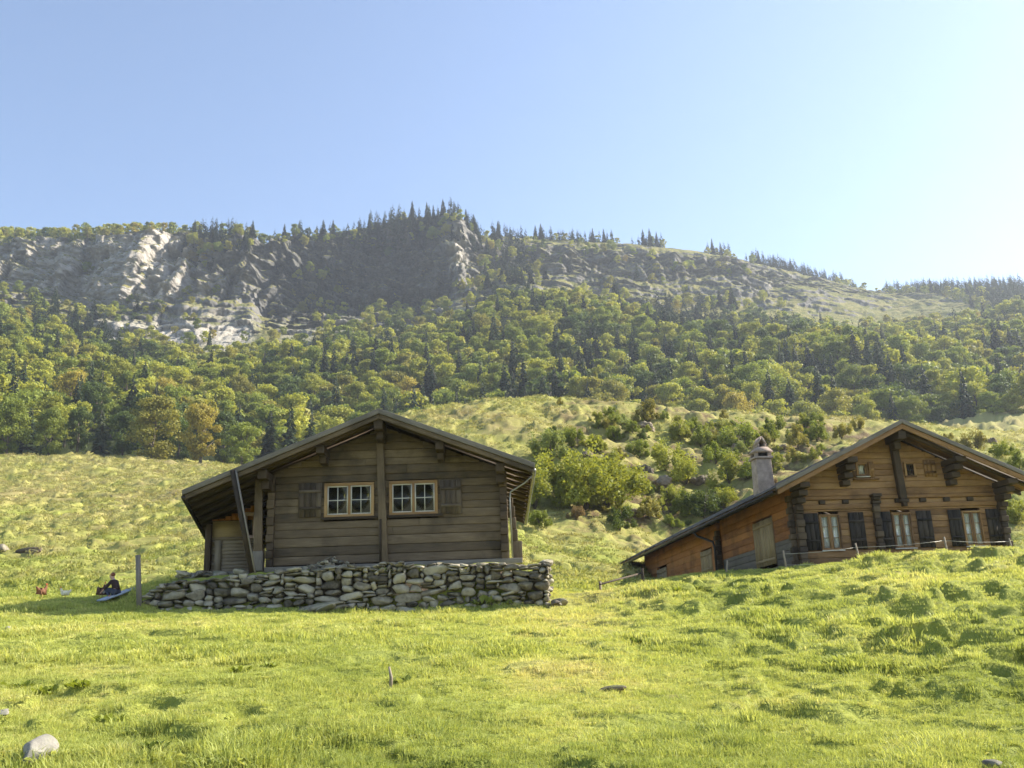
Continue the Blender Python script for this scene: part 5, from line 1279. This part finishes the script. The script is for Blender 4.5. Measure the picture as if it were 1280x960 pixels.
def grass_pts(n, y0, y1, power, amax=.60, seed=0):
    r = np.random.default_rng(seed); u = r.random(n); q = 2-power
    Y = (y0**q+(y1**q-y0**q)*u)**(1/q) if abs(q) > 1e-3 else y0*(y1/y0)**u
    X = Y*np.tan(r.uniform(-amax, amax, n)); k = ~blocked(X, Y)
    bare = fbm(X/1.1, Y/.8, 240, 3); k &= ~((bare > .36) & (r.random(len(X)) < .8))
    X, Y = X[k], Y[k]
    return X, Y, ground_z(X, Y), r
def gcol(X, Y, r):
    d = dryness(X, Y)+r.normal(0, .10, len(X))+.14*fbm(X/.5, Y/.5, 200, 2); d = np.clip(d, 0, 1)
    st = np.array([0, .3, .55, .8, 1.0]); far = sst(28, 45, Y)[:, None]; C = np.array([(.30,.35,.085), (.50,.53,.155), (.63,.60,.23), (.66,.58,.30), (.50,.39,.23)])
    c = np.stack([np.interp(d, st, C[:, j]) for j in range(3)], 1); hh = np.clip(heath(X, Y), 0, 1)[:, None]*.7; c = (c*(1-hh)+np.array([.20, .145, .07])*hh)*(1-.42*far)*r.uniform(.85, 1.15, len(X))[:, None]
    return c
def rosette(seed, n=11):
    rng = random.Random(seed); V = []; Fs = []; t = []
    for k in range(n):
        a = rng.uniform(0, 6.28); l = rng.uniform(.025, .06); w = l*.28; ox, oy = rng.gauss(0, .05), rng.gauss(0, .05); ca, sa = math.cos(a), math.sin(a); b = len(V)
        V += [(ox, oy, .005), (ox+ca*l*.6-sa*w, oy+sa*l*.6+ca*w, .03), (ox+ca*l, oy+sa*l, .022), (ox+ca*l*.6+sa*w, oy+sa*l*.6-ca*w, .03)]; Fs.append((b, b+1, b+2, b+3)); t += [rng.uniform(.1, .9)]*4
    me = mesh_np('leaf_rosette', V, [i for f in Fs for i in f], [4]*len(Fs), {'tint': t}); me.materials.append(GRASS); return me
NT = [tuft(s, 34, [.065, .085, .05, .11, .07][s], [.13, .11, .15, .10, .14][s], .0065, [.5, .6, .4, .7, .9][s]) for s in range(5)]
NT += [rosette(60), rosette(61)]
MTF = [tuft(20+s, 26, [.075, .10, .06][s], [.20, .18, .24][s], .014, [.6, .8, .5][s]) for s in range(3)]
FT = [tuft(40+s, 22, [.14, .18, .11][s], [.42, .36, .5][s], .05, [.8, 1.0, .7][s]) for s in range(3)]
def lush(X, Y): return .60+.62*sst(-.05, .5, fbm(X/1.1, Y/.9, 210, 3))
X, Y, Z, r = grass_pts(50000, 5.2, 13.5, 1.0, .76, 1); n_ = len(X)
grass_system('meadow_grass', NT, np.stack([X, Y, Z], 1), (r.uniform(.6, 1.2, n_)*lush(X, Y)).astype(np.float32), r.choice(7, n_, p=[.15,.15,.16,.12,.12,.15,.15]).astype(np.int32), gcol(X, Y, r), r.uniform(0, 6.28, n_).astype(np.float32), 'short bright green pasture grass of the near foreground')
X, Y, Z, r = grass_pts(74000, 13, 31, .9, .74, 2); n_ = len(X)
grass_system('bank_grass', MTF, np.stack([X, Y, Z], 1), (r.uniform(.55, 1.1, n_)*lush(X, Y)).astype(np.float32), r.integers(0, 3, n_).astype(np.int32), gcol(X, Y, r), r.uniform(0, 6.28, n_).astype(np.float32), 'grass of the bank and the strip before the cabins')
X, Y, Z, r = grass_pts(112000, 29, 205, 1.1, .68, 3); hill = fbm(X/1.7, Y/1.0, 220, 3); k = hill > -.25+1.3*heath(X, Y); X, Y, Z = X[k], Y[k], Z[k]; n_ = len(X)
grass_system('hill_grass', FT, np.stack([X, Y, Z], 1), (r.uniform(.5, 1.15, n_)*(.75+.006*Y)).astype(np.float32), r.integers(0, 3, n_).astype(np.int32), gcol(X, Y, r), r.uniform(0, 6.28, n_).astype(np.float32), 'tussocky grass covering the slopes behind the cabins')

# ------------------------------------------------------------------ person and hens
def skin_mesh(name, verts, edges, radii, mat, root=0, sub=2, parent=None):
    me = bpy.data.meshes.new(name); me.from_pydata(verts, edges, []); o = bpy.data.objects.new(name, me); COL.objects.link(o)
    sk = o.modifiers.new('skin', 'SKIN'); sk.use_smooth_shade = True; sv = me.skin_vertices[0].data
    for i, r_ in enumerate(radii):
        sv[i].radius = (r_, r_) if not isinstance(r_, tuple) else r_; sv[i].use_root = i == root
    ss = o.modifiers.new('sub', 'SUBSURF'); ss.levels = ss.render_levels = sub
    bpy.context.view_layer.update(); dg = bpy.context.evaluated_depsgraph_get(); me2 = bpy.data.meshes.new_from_object(o.evaluated_get(dg)); me2.name = name
    bpy.data.objects.remove(o); me2.materials.clear(); return link(name, me2, parent, [mat])
SKN = plain('skin', (.50,.29,.20), .6, 0, .06); HAIR = plain('red_brown_hair', (.20,.06,.025), .6, 0, .3, 30); JK = plain('dark_brown_cloth', (.045,.025,.022), .9, 0, .2); TR = plain('dark_blue_cloth', (.04,.045,.07), .9, 0, .2); SHT = plain('white_cloth', (.7,.68,.65), .9, 0, .1); SHO = plain('shoe_leather', (.05,.035,.025), .6)
pp = hit(145, 751); per = empty('person', (pp.x, pp.y, pp.z), R(-12), 'crouching person with red-brown hair and dark jacket bending over beside the plank', 'person')
per.scale = (.78, .78, .78)
hd = [(0,0,.27), (-.03,0,.40), (-.10,0,.55), (-.15,0,.635), (-.19,0,.70), (-.215,0,.765), (-.10,.15,.56), (-.22,.19,.42), (-.36,.14,.32), (-.10,-.15,.56), (-.22,-.19,.42), (-.36,-.14,.32),
      (0,.09,.25), (-.30,.12,.36), (-.14,.11,.10), (-.26,.12,.04), (0,-.09,.25), (-.30,-.12,.36), (-.14,-.11,.10), (-.26,-.12,.04)]
ed = [(0,1),(1,2),(2,3),(3,4),(4,5),(2,6),(6,7),(7,8),(2,9),(9,10),(10,11),(0,12),(12,13),(13,14),(14,15),(0,16),(16,17),(17,18),(18,19)]
rd = [.11,.10,.115,.045,.078,.07,.05,.038,.026,.05,.038,.026,.075,.052,.036,.028,.075,.052,.036,.028]
vs = list(hd); es = list(ed); rs_ = list(rd)
for hi_, sy in ((8, 1), (11, -1)):      # palms and fingers
    hx, hy, hz_ = hd[hi_]; pm = len(vs); vs.append((hx-.045, hy-.01*sy, hz_-.035)); es.append((hi_, pm)); rs_.append(.026)
    for f in range(4):
        o_ = (f-1.5)*.016; l = [.04, .048, .045, .034][f]; a = len(vs); vs += [(hx-.075, hy-.01*sy+o_, hz_-.06), (hx-.075-l*.55, hy-.01*sy+o_*1.2, hz_-.075-l*.6)]; es += [(pm, a), (a, a+1)]; rs_ += [.008, .006]
    a = len(vs); vs += [(hx-.05, hy-.045*sy, hz_-.03), (hx-.085, hy-.055*sy, hz_-.05)]; es += [(pm, a), (a, a+1)]; rs_ += [.010, .007]
skin_mesh('body', vs, es, rs_, SKN, parent=per)
skin_mesh('jacket', [hd[0], hd[1], hd[2], (-.13,0,.61), hd[6], hd[7], (-.34,.148,.335), hd[9], hd[10], (-.34,-.148,.335)], [(0,1),(1,2),(2,3),(2,4),(4,5),(5,6),(2,7),(7,8),(8,9)], [.125,.118,.132,.062,.064,.05,.038,.064,.05,.038], JK, parent=per)
skin_mesh('trousers', [hd[0], (-.02,0,.34), hd[12], hd[13], (-.155,.11,.13), hd[16], hd[17], (-.155,-.11,.13)], [(0,1),(0,2),(2,3),(3,4),(0,5),(5,6),(6,7)], [.128,.12,.09,.064,.05,.09,.064,.05], TR, parent=per)
for sy in (1, -1): skin_mesh('shoe', [(-.12,.11*sy,.06), (-.20,.115*sy,.045), (-.29,.12*sy,.035)], [(0,1),(1,2)], [.045,.042,.032], SHO, parent=per)
skin_mesh('collar', [(-.12,0,.60), (-.155,0,.645)], [(0,1)], [.075,.062], SHT, parent=per)
skin_mesh('hair', [(-.145,0,.72), (-.175,0,.785), (-.215,0,.825)], [(0,1),(1,2)], [.072,.088,.062], HAIR, parent=per)
st = Stones(); st.add((-.275, 0, .735), (.014, .012, .02), p=2, rough=0); st.build('nose', SKN, per)
for sy in (1, -1):
    st = Stones(); st.add((-.262, .028*sy, .755), (.008, .010, .008), p=2, rough=0); st.build('eye', MT['dark'], per)
    st = Stones(); st.add((-.19, .078*sy, .745), (.014, .007, .022), p=2, rough=0); st.build('ear', SKN, per)
st = Stones(); st.add((-.268, 0, .708), (.006, .018, .004), p=2, rough=0); st.build('mouth', HAIR, per)
RED = plain('comb_red', (.55,.03,.02), .6); BEAK = plain('beak_yellow', (.5,.32,.08), .5)
def hen(px, py, col, belly, rz, lab, s=.95):
    p = hit(px, py); h = empty('hen', p, rz, lab, 'hen', None)
    m1 = plain('feathers', col, .9, 0, .3, 18, .4); m2 = plain('belly_feathers', belly, .9, 0, .2, 18, .4)
    skin_mesh('body', [(0,0,.19), (.07,0,.20), (.12,0,.26), (.14,0,.33), (.16,0,.365), (-.08,0,.21), (-.14,0,.27), (-.19,0,.33)], [(0,1),(1,2),(2,3),(3,4),(0,5),(5,6),(6,7)], [.09,.085,.052,.034,.034,.075,.04,.022], m1, parent=h)
    skin_mesh('breast', [(.02,0,.155), (.10,0,.19), (.135,0,.25)], [(0,1),(1,2)], [.068,.062,.036], m2, parent=h)
    for sy in (1, -1):
        skin_mesh('wing', [(.05,.075*sy,.215), (-.04,.088*sy,.21), (-.12,.06*sy,.225)], [(0,1),(1,2)], [(.018,.05), (.016,.05), (.01,.02)], m1, parent=h)
        m = MB(); m.tube([(.0,.035*sy,.13), (.005,.037*sy,.07), (.0,.037*sy,.0)], [.014,.009,.008], 6, .5)
        for a in (-.5, 0, .5): m.tube([(.0,.037*sy,.006), (.045*math.cos(a), .037*sy+.045*math.sin(a), .003)], [.007,.004], 5, .5)
        m.build('leg', BEAK, h)
        st = Stones(); st.add((.178, .026*sy, .372), (.006, .004, .006), p=2, rough=0); st.build('eye', MT['dark'], h)
    m = MB(); m.tube([(.185,0,.366), (.215,0,.358)], [.014,.003], 6, .5); m.build('beak', BEAK, h)
    st = Stones()
    for k in range(4): st.add((.185-.016*k, 0, .405+.006*(k % 2)), (.009, .005, .016), p=2, rough=.1)
    st.add((.185, 0, .335), (.008, .006, .016), p=2, rough=0); st.build('comb', RED, h)
    h.scale = (s, s, s); return h
hen(51, 749, (.20,.085,.04), (.4,.27,.17), R(70), 'red-brown hen farthest left, standing on the grass beyond the shadow', .9)
hen(81, 749, (.75,.68,.5), (.75,.7,.55), R(200), 'small white hen between the two brown hens', .7)
hen(126, 751, (.10,.045,.03), (.6,.55,.5), R(-40), 'dark brown hen with pale breast at the foot of the plank', .95)
# ------------------------------------------------------------------ light and air
SUN_AZ, SUN_EL = R(72), R(35)      # to the right, a little behind the house fronts
sd_ = Vector((math.sin(SUN_AZ)*math.cos(SUN_EL), math.cos(SUN_AZ)*math.cos(SUN_EL), math.sin(SUN_EL)))
sl = bpy.data.lights.new('sun', 'SUN'); sl.energy = 5.0; sl.angle = R(.53); sl.color = (1, .93, .80)
so = bpy.data.objects.new('sun', sl); COL.objects.link(so); so.rotation_euler = sd_.to_track_quat('Z', 'Y').to_euler(); so.location = sd_*50
w = bpy.data.worlds.new('World'); SC.world = w; w.use_nodes = True; nt = w.node_tree; nt.nodes.clear()
n = N(nt); sky = n('TexSky'); sky.sky_type = 'NISHITA'; sky.sun_disc = False; sky.sun_elevation = SUN_EL; sky.sun_rotation = SUN_AZ
sky.altitude = 1500; sky.air_density = 1.0; sky.dust_density = 2.1; sky.ozone_density = 1.3
bg = n('Background', {'Color': sky.outputs[0], 'Strength': .108}); wo = n('OutputWorld'); n.l(bg.outputs[0], wo.inputs[0])
mb = MB(); mb.box((-1300, -420, -45), (1300, 1300, 520))
mh, nt, out = nmat('thin_air'); n = N(nt)
pv = n('VolumePrincipled', {'Color': (.80, .88, 1, 1), 'Density': .0002, 'Anisotropy': .3}); n.l(pv.outputs[0], out.inputs['Volume'])
hz = mb.build('haze', mh); tag(hz, kind='stuff')
SC.view_settings.view_transform = 'Standard'; SC.view_settings.look = 'None'; SC.view_settings.gamma = 1; SC.view_settings.exposure = EXPO
cy = SC.cycles; cy.max_bounces = 6; cy.diffuse_bounces = 3; cy.glossy_bounces = 2; cy.transmission_bounces = 3; cy.transparent_max_bounces = 8; cy.volume_bounces = 0
cy.use_denoising = True; cy.use_adaptive_sampling = True; cy.adaptive_threshold = .02; cy.caustics_reflective = False; cy.caustics_refractive = False
try: cy.denoiser = 'OPENIMAGEDENOISE'
except Exception: pass
